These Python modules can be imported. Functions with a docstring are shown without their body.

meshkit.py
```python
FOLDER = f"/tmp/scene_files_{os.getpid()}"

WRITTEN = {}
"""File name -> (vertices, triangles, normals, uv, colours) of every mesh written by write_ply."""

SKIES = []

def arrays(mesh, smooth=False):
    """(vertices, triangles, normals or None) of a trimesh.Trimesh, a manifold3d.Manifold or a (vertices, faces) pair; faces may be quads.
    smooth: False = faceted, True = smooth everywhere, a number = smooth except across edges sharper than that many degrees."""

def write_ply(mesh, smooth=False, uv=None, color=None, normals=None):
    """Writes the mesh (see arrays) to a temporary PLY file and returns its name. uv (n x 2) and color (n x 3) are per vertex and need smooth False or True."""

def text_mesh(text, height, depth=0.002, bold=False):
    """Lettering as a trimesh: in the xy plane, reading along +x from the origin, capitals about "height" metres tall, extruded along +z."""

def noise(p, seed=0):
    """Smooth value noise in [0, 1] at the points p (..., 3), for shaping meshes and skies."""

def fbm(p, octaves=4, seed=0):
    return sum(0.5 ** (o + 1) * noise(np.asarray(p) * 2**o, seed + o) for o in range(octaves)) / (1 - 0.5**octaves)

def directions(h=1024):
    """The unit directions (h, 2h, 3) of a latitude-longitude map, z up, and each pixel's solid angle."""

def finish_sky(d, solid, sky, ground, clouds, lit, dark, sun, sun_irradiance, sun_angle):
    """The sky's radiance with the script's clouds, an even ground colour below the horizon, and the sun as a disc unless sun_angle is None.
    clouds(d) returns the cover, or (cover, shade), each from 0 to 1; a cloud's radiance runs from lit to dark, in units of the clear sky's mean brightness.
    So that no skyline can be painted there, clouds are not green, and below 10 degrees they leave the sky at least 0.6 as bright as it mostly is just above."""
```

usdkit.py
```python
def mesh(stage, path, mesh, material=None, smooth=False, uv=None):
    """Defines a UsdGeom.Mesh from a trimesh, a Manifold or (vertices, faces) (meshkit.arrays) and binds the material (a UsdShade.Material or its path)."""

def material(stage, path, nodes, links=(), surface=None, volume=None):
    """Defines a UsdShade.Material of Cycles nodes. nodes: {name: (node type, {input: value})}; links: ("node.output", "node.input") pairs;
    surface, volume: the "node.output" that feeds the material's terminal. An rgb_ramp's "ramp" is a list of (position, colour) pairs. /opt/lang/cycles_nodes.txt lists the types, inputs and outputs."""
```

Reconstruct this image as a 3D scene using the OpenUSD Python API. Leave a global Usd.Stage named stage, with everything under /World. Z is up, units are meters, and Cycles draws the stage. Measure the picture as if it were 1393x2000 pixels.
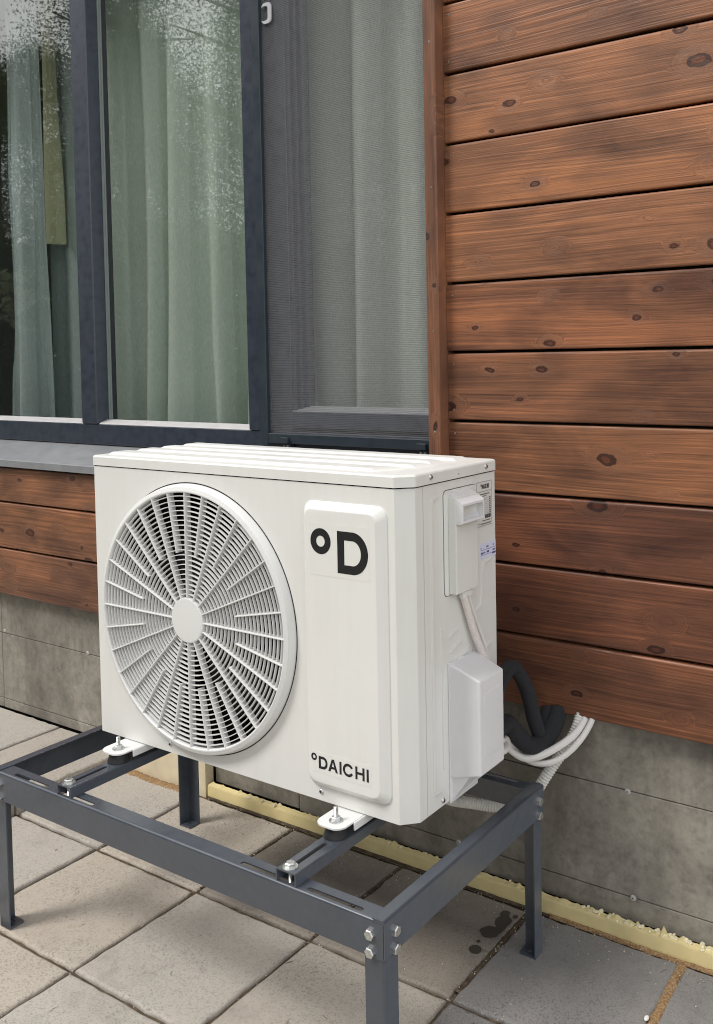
import math, random
import numpy as np
import trimesh
import manifold3d as m3
from shapely.geometry import Polygon, LineString, Point, box as sbox
from shapely import affinity
from shapely.ops import unary_union
import usdkit, meshkit
from pxr import Usd, UsdGeom, UsdLux, UsdShade, Gf, Sdf

stage = Usd.Stage.CreateInMemory()
UsdGeom.SetStageUpAxis(stage, UsdGeom.Tokens.z)
UsdGeom.SetStageMetersPerUnit(stage, 1.0)
world = UsdGeom.Xform.Define(stage, '/World')
stage.SetDefaultPrim(world.GetPrim())
UsdGeom.Scope.Define(stage, '/World/Looks')
PI = math.pi
rng = np.random.default_rng(7)
random.seed(7)

# ------------------------------------------------------------------ camera
cam = UsdGeom.Camera.Define(stage, '/World/camera')
A = 36.0
F_PX, CX, CY, PW, PH = 1808.27, 868.13, 779.19, 1393.0, 2000.0
cam.CreateHorizontalApertureAttr(A)
cam.CreateVerticalApertureAttr(A * PH / PW)
cam.CreateFocalLengthAttr(A * F_PX / PW)
cam.CreateHorizontalApertureOffsetAttr((PW / 2 - CX) / PW * A)
cam.CreateVerticalApertureOffsetAttr(-(PH / 2 - CY) / PW * A)
cam.CreateClippingRangeAttr(Gf.Vec2f(0.05, 500))
EXPOSURE = 0.77
cam.CreateExposureAttr(EXPOSURE)
R = np.array([[0.84042548, 0.54172666, -0.01473893], [-0.01068156, 0.0437509, 0.99898537], [-0.54182185, 0.83941532, -0.04255586]])
M = Gf.Matrix4d(*R[0], 0, *R[1], 0, *(-R[2]), 0, 1.7108, -1.254, 1.1774, 1)
cam.AddTransformOp().Set(M)

# ------------------------------------------------------------------ light
SUN_DIR = np.array([-0.36, -0.52, 0.84]); SUN_DIR /= np.linalg.norm(SUN_DIR)
SKY_STRENGTH, CLOUD = 0.12, 7.0
sun = UsdLux.DistantLight.Define(stage, '/World/sun')
sun.CreateNormalizeAttr(True)
sun.CreateIntensityAttr(0.40)
sun.CreateAngleAttr(18.0)
sun.CreateColorAttr(Gf.Vec3f(1.0, 0.965, 0.92))
z = SUN_DIR; xax = np.cross([0, 0, 1.0], z); xax /= np.linalg.norm(xax); yax = np.cross(z, xax)
sun.AddTransformOp().Set(Gf.Matrix4d(*xax, 0, *yax, 0, *z, 0, 0, 0, 30, 1))
elev, rot = math.asin(SUN_DIR[2]), math.atan2(SUN_DIR[0], SUN_DIR[1])
dome = UsdLux.DomeLight.Define(stage, '/World/sky')
dome.CreateIntensityAttr(1.0)
sky_mat = usdkit.material(stage, '/World/Looks/sky', {
    'sky': ('sky_texture', {'sky_type': 'single_scattering', 'sun_disc': False, 'sun_elevation': elev, 'sun_rotation': rot, 'aerosol_density': 2.0}),
    'tc': ('texture_coordinate', {}),
    'n': ('noise_texture', {'scale': 2.2, 'detail': 6.0, 'roughness': 0.55}),
    'r': ('map_range', {'from_min': 0.36, 'from_max': 0.52, 'to_min': 0.55, 'to_max': 0.97}),
    'n2': ('noise_texture', {'scale': 4.0, 'detail': 4.0}),
    'cl': ('rgb_ramp', {'ramp': [(0.3, (CLOUD * .8, CLOUD * .82, CLOUD * .86)), (0.7, (CLOUD * 1.15, CLOUD * 1.14, CLOUD * 1.12))]}),
    'm': ('mix_color', {}),
    'bg': ('background_shader', {'strength': SKY_STRENGTH}),
}, [('tc.generated', 'n.vector'), ('tc.generated', 'n2.vector'), ('n.fac', 'r.value'), ('n2.fac', 'cl.fac'), ('r.result', 'm.fac'), ('sky.color', 'm.a'), ('cl.color', 'm.b'), ('m.result', 'bg.color')], surface='bg.background')
UsdShade.MaterialBindingAPI.Apply(dome.GetPrim()).Bind(sky_mat)
dome.GetPrim().SetCustomDataByKey('kind', 'structure')

# ------------------------------------------------------------------ naming helpers
used = {}
org = {}
def numbered(parent, name):
    k = used.get((parent, name), 0); used[(parent, name)] = k + 1
    return f'{parent}/{name}' + (f'_{k:03d}' if k else '')
def tag(prim, label=None, cat=None, group=None, kind=None):
    for k, v in (('label', label), ('category', cat), ('group', group), ('kind', kind)):
        if v: prim.SetCustomDataByKey(k, v)
def thing(name, label=None, cat=None, loc=(0, 0, 0), group=None, kind=None):
    p = numbered('/World', name)
    x = UsdGeom.Xform.Define(stage, p); x.AddTranslateOp().Set(Gf.Vec3d(*map(float, loc)))
    org[p] = np.array(loc, float)
    tag(x.GetPrim(), label, cat, group, kind)
    return p
def obj(name, mesh, mat, parent='/World', smooth=30, label=None, cat=None, group=None, kind=None):
    p = numbered(parent, name)
    o = org.get(parent, np.zeros(3)); org[p] = o
    if hasattr(mesh, 'to_mesh'):
        mm = mesh.to_mesh(); mesh = trimesh.Trimesh(np.array(mm.vert_properties[:, :3]), np.array(mm.tri_verts), process=False)
    elif isinstance(mesh, tuple):
        v, f = np.asarray(mesh[0], float), np.asarray(mesh[1], int)
        if f.shape[1] == 4: f = np.vstack([f[:, [0, 1, 2]], f[:, [0, 2, 3]]])
        mesh = trimesh.Trimesh(v, f, process=False)
    mesh = mesh.copy(); mesh.vertices = mesh.vertices - o
    g = usdkit.mesh(stage, p, mesh, mat, smooth=smooth)
    tag(g.GetPrim(), label, cat, group, kind)
    return p
def struct(name, mesh, mat, smooth=False): return obj(name, mesh, mat, smooth=smooth, kind='structure')

# ------------------------------------------------------------------ shape helpers
def cat(*ms): return trimesh.util.concatenate([to_tri(m) for m in ms])
def to_tri(m):
    if hasattr(m, 'to_mesh'):
        mm = m.to_mesh(); return trimesh.Trimesh(np.array(mm.vert_properties[:, :3]), np.array(mm.tri_verts), process=False)
    return m
def hull(pts): return m3.Manifold.hull_points(np.asarray(pts, np.float32))
def cbox(x0, x1, y0, y1, z0, z1, c=0.002):
    P = []
    for x, sx in ((x0, 1), (x1, -1)):
        for y, sy in ((y0, 1), (y1, -1)):
            for zz, sz in ((z0, 1), (z1, -1)):
                P += [(x + sx * c, y + sy * c, zz), (x + sx * c, y, zz + sz * c), (x, y + sy * c, zz + sz * c)]
    return hull(P)
def rbox(x0, x1, y0, y1, z0, z1, r=0.005, n=3):
    s = trimesh.creation.uv_sphere(radius=r, count=[2 * n + 2, 4 * n]).vertices
    P = [s + (x, y, zz) for x in (x0 + r, x1 - r) for y in (y0 + r, y1 - r) for zz in (z0 + r, z1 - r)]
    return hull(np.vstack(P))
def bx(x0, x1, y0, y1, z0, z1): return m3.Manifold.cube((x1 - x0, y1 - y0, z1 - z0)).translate((x0, y0, z0))
def ext(poly, h):
    m = trimesh.creation.extrude_polygon(affinity.scale(poly, 1000, 1000, origin=(0, 0)), h * 1000, engine='earcut')
    m.vertices = m.vertices / 1000.0
    return m
def on_front(poly, y, t):
    """polygon in (x, z) drawn as a plate whose front face stands at y, t thick (towards +y)."""
    m = ext(poly, t); v = m.vertices; m.vertices = np.column_stack([v[:, 0], y + t - v[:, 2], v[:, 1]]); return fix(m)
def on_side(poly, x, t):
    """polygon in (y, z) drawn as a plate whose outer face is at x + t."""
    m = ext(poly, t); v = m.vertices; m.vertices = np.column_stack([x + v[:, 2], v[:, 0], v[:, 1]]); return fix(m)
def along_x(poly, x0, x1):
    m = ext(poly, x1 - x0); v = m.vertices; m.vertices = np.column_stack([x0 + v[:, 2], v[:, 0], v[:, 1]]); return fix(m)
def along_y(poly, y0, y1):
    m = ext(poly, y1 - y0); v = m.vertices; m.vertices = np.column_stack([v[:, 0], y0 + v[:, 2], v[:, 1]]); return fix(m)
def along_z(poly, z0, z1):
    m = ext(poly, z1 - z0); m.vertices[:, 2] += z0; return fix(m)
def fix(m):
    if m.volume < 0: m.invert()
    return m
def man(m):
    m = trimesh.Trimesh(m.vertices, m.faces, process=True)
    return m3.Manifold(m3.Mesh(np.asarray(m.vertices, np.float32), np.asarray(m.faces, np.uint32)))
def cyl(axis, c, r, h, n=24, r2=None):
    """cylinder whose base centre is c, running h along +axis."""
    m = m3.Manifold.cylinder(abs(h), r, r if r2 is None else r2, n)
    if h < 0: m = m.mirror((0, 0, 1))
    if axis == 'x': m = m.rotate((0, 90, 0))
    if axis == 'y': m = m.rotate((-90, 0, 0))
    return m.translate(c)
def lathe(profile, n=64, center=(0, 0, 0), axis='y', closed=True):
    pr = np.asarray(profile, float); k = len(pr)
    a = np.arange(n) / n * 2 * PI
    V = np.stack([pr[None, :, 0] * np.cos(a)[:, None], np.broadcast_to(pr[None, :, 1], (n, k)), pr[None, :, 0] * np.sin(a)[:, None]], -1)
    if axis == 'z': V = V[..., [0, 2, 1]]
    if axis == 'x': V = V[..., [1, 0, 2]]
    V = V.reshape(-1, 3) + center
    F = []
    for i in range(n):
        for j in range(k if closed else k - 1):
            a0, a1, b0, b1 = i * k + j, i * k + (j + 1) % k, ((i + 1) % n) * k + j, ((i + 1) % n) * k + (j + 1) % k
            F += [(a0, a1, b1), (a0, b1, b0)]
    m = trimesh.Trimesh(V, F, process=False)
    if closed: fix(m)
    return m
def spline(pts, n=60):
    from scipy.interpolate import PchipInterpolator, CubicSpline
    p = np.asarray(pts, float); s = np.r_[0, np.cumsum(np.linalg.norm(np.diff(p, axis=0), axis=1))]
    return CubicSpline(s, p)(np.linspace(0, s[-1], n)), s[-1]
def tube(pts, r, n=14, cap=True):
    p = np.asarray(pts, float); k = len(p); r = np.broadcast_to(np.asarray(r, float), (k,))
    t = np.gradient(p, axis=0); t /= np.linalg.norm(t, axis=1)[:, None]
    u = np.cross(t[0], [0, 0, 1.0]) if abs(t[0][2]) < .9 else np.cross(t[0], [1.0, 0, 0])
    u /= np.linalg.norm(u); U = []
    for i in range(k):
        u = u - t[i] * (u @ t[i]); u /= np.linalg.norm(u); U.append(u)
    U = np.array(U); W_ = np.cross(t, U); a = np.arange(n) / n * 2 * PI
    V = p[:, None] + r[:, None, None] * (U[:, None] * np.cos(a)[None, :, None] + W_[:, None] * np.sin(a)[None, :, None])
    V = V.reshape(-1, 3); F = []
    for i in range(k - 1):
        for j in range(n):
            a0, a1, b0, b1 = i * n + j, i * n + (j + 1) % n, (i + 1) * n + j, (i + 1) * n + (j + 1) % n
            F += [(a0, a1, b1), (a0, b1, b0)]
    if cap:
        V = np.vstack([V, p[0], p[-1]])
        for j in range(n):
            F += [(len(V) - 2, (j + 1) % n, j), (len(V) - 1, (k - 1) * n + j, (k - 1) * n + (j + 1) % n)]
    return trimesh.Trimesh(V, F, process=False)
def hexbolt(axis, c, r, h, sgn=1, washer=0.0):
    """hex head with a domed chamfer; c on the surface, pointing sgn along axis."""
    parts = []
    o = np.zeros(3); ai = 'xyz'.index(axis)
    if washer:
        parts.append(cyl(axis, c, washer, sgn * 0.0016, 28)); o[ai] = sgn * 0.0016
    c2 = np.array(c, float) + o
    a = cyl(axis, c2, r, sgn * h * .8, 6)
    c3 = c2.copy(); c3[ai] += sgn * h * .8
    b = cyl(axis, c3, r, sgn * h * .2, 6, r * .8)
    return cat(*parts, a, b)
def span(a0, a1, b0, b1): return sbox(a0, b0, a1, b1)
def rrect(x0, x1, y0, y1, r, seg=6): return sbox(x0 + r, y0 + r, x1 - r, y1 - r).buffer(r, quad_segs=seg)

# ------------------------------------------------------------------ materials
MATS = {}
def mat(name, nodes, links, surface='p.BSDF', volume=None):
    MATS[name] = usdkit.material(stage, '/World/Looks/' + name, nodes, links, surface=surface, volume=volume); return MATS[name]
def paint(name, col, rough=0.4, spec=0.5, var=0.04, nscale=9.0, bump=0.0, bscale=400.0, metallic=0.0, rvar=0.08, coat=0.0):
    c = np.array(col)
    nodes = {'g': ('geometry', {}), 'n': ('noise_texture', {'scale': nscale, 'detail': 4.0}),
             'r': ('rgb_ramp', {'ramp': [(0.3, tuple(c * (1 - var))), (0.7, tuple(c * (1 + var)))]}),
             'rr': ('map_range', {'from_min': .3, 'from_max': .7, 'to_min': rough - rvar, 'to_max': rough + rvar}),
             'p': ('principled_bsdf', {'specular_ior_level': spec, 'metallic': metallic, 'coat_weight': coat, 'coat_roughness': .22})}
    links = [('g.position', 'n.vector'), ('n.fac', 'r.fac'), ('r.color', 'p.base_color'), ('n.fac', 'rr.value'), ('rr.result', 'p.roughness')]
    if bump:
        nodes['bn'] = ('noise_texture', {'scale': bscale, 'detail': 2.0}); nodes['b'] = ('bump', {'strength': bump, 'distance': 0.001})
        links += [('g.position', 'bn.vector'), ('bn.fac', 'b.height'), ('b.normal', 'p.normal')]
    return mat(name, nodes, links)

WHITE = paint('cream_painted_steel', (.68, .675, .645), .34, .5, .015, 5, .06, 900)
WHITE = mat('weathered_cream_steel', {'g': ('geometry', {}), 'ms': ('mapping', {'scale': (38.0, 38.0, 2.2)}), 'n': ('noise_texture', {'scale': 1.0, 'detail': 5.0, 'roughness': .6}),
    'n2': ('noise_texture', {'scale': 6.0, 'detail': 6.0, 'roughness': .65}), 'mx': ('math', {'math_type': 'multiply_add', 'value2': .5}), 'hf': ('math', {'math_type': 'multiply', 'value2': .5}),
    'r': ('rgb_ramp', {'ramp': [(.34, (.650, .642, .610)), (.50, (.682, .677, .648)), (.66, (.694, .690, .662))]}), 'rr': ('map_range', {'from_min': .35, 'from_max': .65, 'to_min': .44, 'to_max': .28}),
    'bn': ('noise_texture', {'scale': 11.0, 'detail': 2.0}), 'b': ('bump', {'strength': .10, 'distance': .004}), 'p': ('principled_bsdf', {'specular_ior_level': .5})},
    [('g.position', 'ms.vector'), ('ms.vector', 'n.vector'), ('g.position', 'n2.vector'), ('n2.fac', 'hf.value1'), ('n.fac', 'mx.value1'), ('hf.value', 'mx.value3'), ('mx.value', 'r.fac'), ('r.color', 'p.base_color'), ('n2.fac', 'rr.value'), ('rr.result', 'p.roughness'),
     ('g.position', 'bn.vector'), ('bn.fac', 'b.height'), ('b.normal', 'p.normal')])
PLASTIC = paint('white_plastic', (.66, .658, .645), .38, .5, .015, 6)
COVERP = paint('cool_white_plastic', (.69, .69, .70), .34, .5, .02, 8)
STEEL = paint('anthracite_powder_coat', (.041, .049, .062), .30, .7, .07, 14, .05, 1200, coat=.35)
FRAME = paint('anthracite_window_foil', (.026, .032, .047), .34, .5, .08, 30, .12, 700, coat=.3)
SCREENF = paint('dark_screen_frame', (.020, .029, .038), .4, .5, .06, 20)
ZINC = paint('zinc_plated', (.60, .61, .60), .34, .5, .12, 160, metallic=1.0)
RUBBER = paint('black_rubber', (.018, .018, .02), .5, .4, .1, 60)
BLACK = paint('black_print', (.010, .010, .011), .45, .4, .05, 60)
DARK = paint('dark_interior', (.005, .005, .0055), .6, .3, .1, 30)
FANMAT = paint('grey_fan_plastic', (.03, .03, .032), .45, .5, .06, 20)
FOAMPIPE = paint('black_foam_rubber', (.022, .023, .026), .85, .3, .25, 220, .8, 900)
CABLE = paint('white_cable', (.72, .70, .67), .42, .5, .03, 40)
CORR = paint('white_corrugated_plastic', (.70, .69, .65), .4, .5, .03, 40)
PINKISH = paint('off_white_sleeve', (.70, .64, .61), .5, .5, .05, 90)
SILL = paint('grey_sill_metal', (.20, .205, .215), .42, .5, .07, 25, .15, 300)
FOAMY = paint('yellow_foam', (.66, .55, .28), .8, .3, .06, 30, .35, 500)
FOAMC = paint('cream_foam', (.62, .54, .38), .8, .3, .12, 18, .35, 500)
FOAMW = paint('pale_cut_foam', (.72, .66, .45), .85, .3, .12, 120, .8, 700)
LABELW = paint('pale_label', (.64, .63, .60), .45, .4, .01, 10)
LABELB = paint('bluish_white_label', (.62, .63, .80), .45, .4, .01, 10)
STICKER = paint('clear_sticker', (.675, .668, .636), .30, .5, .01, 10)
SCREWP = paint('painted_screw_head', (.46, .45, .42), .45, .5, .1, 200)
INKB = paint('grey_ink', (.05, .05, .055), .5, .4, .05, 80)
INKP = paint('blue_ink', (.05, .06, .16), .5, .4, .05, 80)
PULL = paint('grey_plastic_tab', (.42, .42, .45), .45, .5, .04, 30)
ROOM = paint('room_paint', (.30, .30, .29), .7, .4, .05, 3)
ROOMF = paint('room_floor_wood', (.22, .16, .10), .5, .4, .2, 6)
BACKING = paint('dark_batten_board', (.02, .017, .015), .8, .3, .2, 9)
SPACER = paint('aluminium_spacer', (.42, .47, .45), .45, .5, .05, 30)
BEAD = paint('pale_glazing_bead', (.42, .41, .41), .5, .5, .05, 30)
PEBBLE = paint('white_pebble', (.66, .64, .60), .7, .4, .1, 300)
TWIG = paint('dry_needles', (.07, .048, .03), .8, .3, .5, 60)
GRIT = paint('pale_grit', (.42, .38, .31), .9, .3, .4, 90)
BARK = paint('tree_bark', (.10, .075, .055), .9, .2, .4, 12, .8, 60)

def wood(name, base, seed, dark=.55, knots=1.0, axis='x'):
    """stained softwood: grain lines that swerve round knots, fine fibres, darker stained patches and knot hearts."""
    b = np.array(base)
    sw = (1, 1, 1)
    n = {'g': ('geometry', {}), 'sx': ('separate_xyz', {}), 'off': ('mapping', {'location': (seed * 3.17, seed * 1.31, seed * 0.731)})}
    L = [('g.position', 'off.vector'), ('off.vector', 'sx.vector')]
    if axis == 'z':
        n['cx'] = ('combine_xyz', {}); L += [('sx.z', 'cx.x'), ('sx.y', 'cx.y'), ('sx.x', 'cx.z')]
        src = 'cx.vector'; gz = 'sx.x'
    else:
        src = 'off.vector'; gz = 'sx.z'
    n.update({
        'kxy': ('combine_xyz', {}),
        'mk': ('mapping', {'scale': (5.2, 10.0, 1.0)}),
        'wn': ('noise_texture', {'scale': 34.0, 'detail': 4.0}),
        'wob': ('vector_math', {'math_type': 'scale', 'scale': .14}),
        'add': ('vector_math', {'math_type': 'add'}),
        'vk': ('voronoi_texture', {'dimensions': '2D', 'feature': 'f1', 'scale': 1.0, 'randomness': .95}),
        'vc': ('separate_color', {}),
        'has': ('map_range', {'from_min': .40, 'from_max': .42, 'to_min': 0.0, 'to_max': knots}),
        'sz': ('map_range', {'from_min': 0.0, 'from_max': 1.0, 'to_min': 2.9, 'to_max': 1.0}),
        'dk': ('math', {'math_type': 'multiply'}),
        'swv': ('map_range', {'range_type': 'smootherstep', 'from_min': .0, 'from_max': .34, 'to_min': 1.0, 'to_max': 0.0}),
        'swh': ('math', {'math_type': 'multiply'}),
        'hot': ('map_range', {'range_type': 'smoothstep', 'from_min': .030, 'from_max': .135, 'to_min': 1.0, 'to_max': 0.0}),
        'hoth': ('math', {'math_type': 'multiply'}),
        'core': ('map_range', {'range_type': 'smoothstep', 'from_min': .02, 'from_max': .07, 'to_min': 1.0, 'to_max': 0.0}),
        'coreh': ('math', {'math_type': 'multiply'}),
        'moff': ('mapping', {'location': (.16, .10, 0), 'scale': (.75, .8, 1)}),
        'vs': ('voronoi_texture', {'dimensions': '2D', 'feature': 'f1', 'scale': 1.0, 'randomness': .95}),
        'halo': ('map_range', {'range_type': 'smootherstep', 'from_min': .0, 'from_max': .30, 'to_min': 1.0, 'to_max': 0.0}),
        'haloh': ('math', {'math_type': 'multiply'}),
        # growth rings: irregular bands across the grain, swerving round the knots
        'ml': ('mapping', {'scale': (.8, 1.0, 5.0)}),
        'nl': ('noise_texture', {'scale': 1.0, 'detail': 3.0, 'roughness': .5}),
        'g0': ('math', {'math_type': 'multiply', 'value2': 16.0}),
        'g1': ('math', {'math_type': 'multiply_add', 'value2': 210.0}),
        'g2': ('math', {'math_type': 'multiply_add', 'value2': 5.0}),
        'xs': ('math', {'math_type': 'multiply', 'value2': 1.3}),
        'gv': ('combine_xyz', {}),
        'sn': ('noise_texture', {'scale': 1.0, 'detail': 2.5, 'roughness': .55}),
        'pw': ('map_range', {'from_min': .30, 'from_max': .70}),
        'mf': ('mapping', {'scale': (11.0, 20.0, 560.0)}),
        'nf': ('noise_texture', {'scale': 1.0, 'detail': 3.0, 'roughness': .6}),
        'mb': ('mapping', {'scale': (3.2, 3.0, 9.0)}),
        'nb': ('noise_texture', {'scale': 1.0, 'detail': 5.0, 'roughness': .55, 'distortion': .5}),
        'ga': ('math', {'math_type': 'multiply_add', 'value2': .54, 'value3': -.15}),
        'gm': ('math', {'math_type': 'multiply_add', 'value2': .72}),
        'ramp': ('rgb_ramp', {'ramp': [(.15, tuple(b * (.50, .46, .46))), (.40, tuple(b * .84)), (.58, tuple(b * 1.06)), (.88, tuple(b * (1.75, 1.68, 1.55)))]}),
        'br': ('rgb_ramp', {'ramp': [(.34, (dark, dark * .97, dark * 1.06)), (.49, (.95, .95, .95)), (.64, (1.34, 1.27, 1.16))]}),
        'mul': ('mix_color', {'blend_type': 'multiply', 'fac': 1.0, 'use_clamp_result': False}),
        'hm': ('mix_color', {'b': tuple(b * (.36, .38, .48))}),
        'hf': ('math', {'math_type': 'multiply', 'value2': .85, 'use_clamp': True}),
        'km': ('mix_color', {'b': tuple(b * (.22, .16, .14))}),
        'kf': ('math', {'math_type': 'multiply', 'value2': .80}),
        'cm': ('mix_color', {'b': tuple(b * (.50, .36, .32))}),
        'cf': ('math', {'math_type': 'multiply', 'value2': .22}),
        'hgt': ('math', {'math_type': 'multiply_add', 'value2': .8}),
        'b': ('bump', {'strength': .35, 'distance': .0012}),
        'ro': ('map_range', {'from_min': 0.0, 'from_max': 1.0, 'to_min': .52, 'to_max': .38}),
        'p': ('principled_bsdf', {'specular_ior_level': .42}),
    })
    L += [(src, 'wn.vector'), ('wn.color', 'wob.vector1'), ('mk.vector', 'add.vector1'), ('wob.vector', 'add.vector2'), ('add.vector', 'vk.vector'), ('kxy.vector', 'mk.vector'),
          ('vk.color', 'vc.color'), ('vc.r', 'has.value'), ('vc.g', 'sz.value'), ('vk.distance', 'dk.value1'), ('sz.result', 'dk.value2'),
          ('dk.value', 'swv.value'), ('swv.result', 'swh.value1'), ('has.result', 'swh.value2'),
          ('dk.value', 'hot.value'), ('hot.result', 'hoth.value1'), ('has.result', 'hoth.value2'), ('dk.value', 'core.value'), ('core.result', 'coreh.value1'), ('has.result', 'coreh.value2'),
          ('add.vector', 'moff.vector'), ('moff.vector', 'vs.vector'), ('vs.distance', 'halo.value'), ('halo.result', 'haloh.value1'), ('nf.fac', 'haloh.value2'),
          (src, 'ml.vector'), ('ml.vector', 'nl.vector'), ('nl.fac', 'g0.value1'), (gz, 'g1.value1'), ('g0.value', 'g1.value3'),
          ('swh.value', 'g2.value1'), ('g1.value', 'g2.value3'), ('g2.value', 'gv.z'), ('xs.value', 'gv.x'), ('gv.vector', 'sn.vector'), ('sn.fac', 'pw.value'),
          (src, 'mf.vector'), ('mf.vector', 'nf.vector'), (src, 'mb.vector'), ('mb.vector', 'nb.vector'),
          ('pw.result', 'ga.value1'), ('nf.fac', 'gm.value1'), ('ga.value', 'gm.value3'), ('gm.value', 'ramp.fac'),
          ('nb.fac', 'br.fac'), ('ramp.color', 'mul.a'), ('br.color', 'mul.b'),
          ('haloh.value', 'hf.value1'), ('hf.value', 'hm.fac'), ('mul.result', 'hm.a'),
          ('hoth.value', 'kf.value1'), ('kf.value', 'km.fac'), ('hm.result', 'km.a'), ('coreh.value', 'cf.value1'), ('cf.value', 'cm.fac'), ('km.result', 'cm.a'), ('cm.result', 'p.base_color'),
          ('pw.result', 'hgt.value1'), ('nf.fac', 'hgt.value3'), ('hgt.value', 'b.height'), ('b.normal', 'p.normal'), ('pw.result', 'ro.value'), ('ro.result', 'p.roughness')]
    if axis == 'z': L += [('sx.z', 'kxy.x'), ('sx.x', 'kxy.y'), ('sx.z', 'xs.value1')]
    else: L += [('sx.x', 'kxy.x'), ('sx.z', 'kxy.y'), ('sx.x', 'xs.value1')]
    return mat(name, n, L)
WOODS = [wood('stained_timber_%s' % w, c, s, d) for w, c, s, d in (
    ('warm', (.245, .108, .055), 1, 0.53), ('amber', (.268, .118, .060), 2, 0.57), ('umber', (.210, .093, .050), 3, 0.51),
    ('russet', (.215, .089, .046), 4, 0.49), ('walnut', (.198, .086, .044), 5, 0.53), ('cocoa', (.175, .076, .041), 6, 0.57))]
WOODLOW = [wood('shaded_timber_%s' % w, c, s, d) for w, c, s, d in (('red', (.138, .056, .030), 8, 0.55), ('plum', (.122, .048, .027), 9, 0.55), ('brown', (.146, .062, .034), 10, 0.55))]  # dimmer light low on the wall darkened into the colour, plus less weathering
WOODPOST = wood('post_timber', (.150, .068, .040), 12, .5, .6, 'z')

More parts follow.
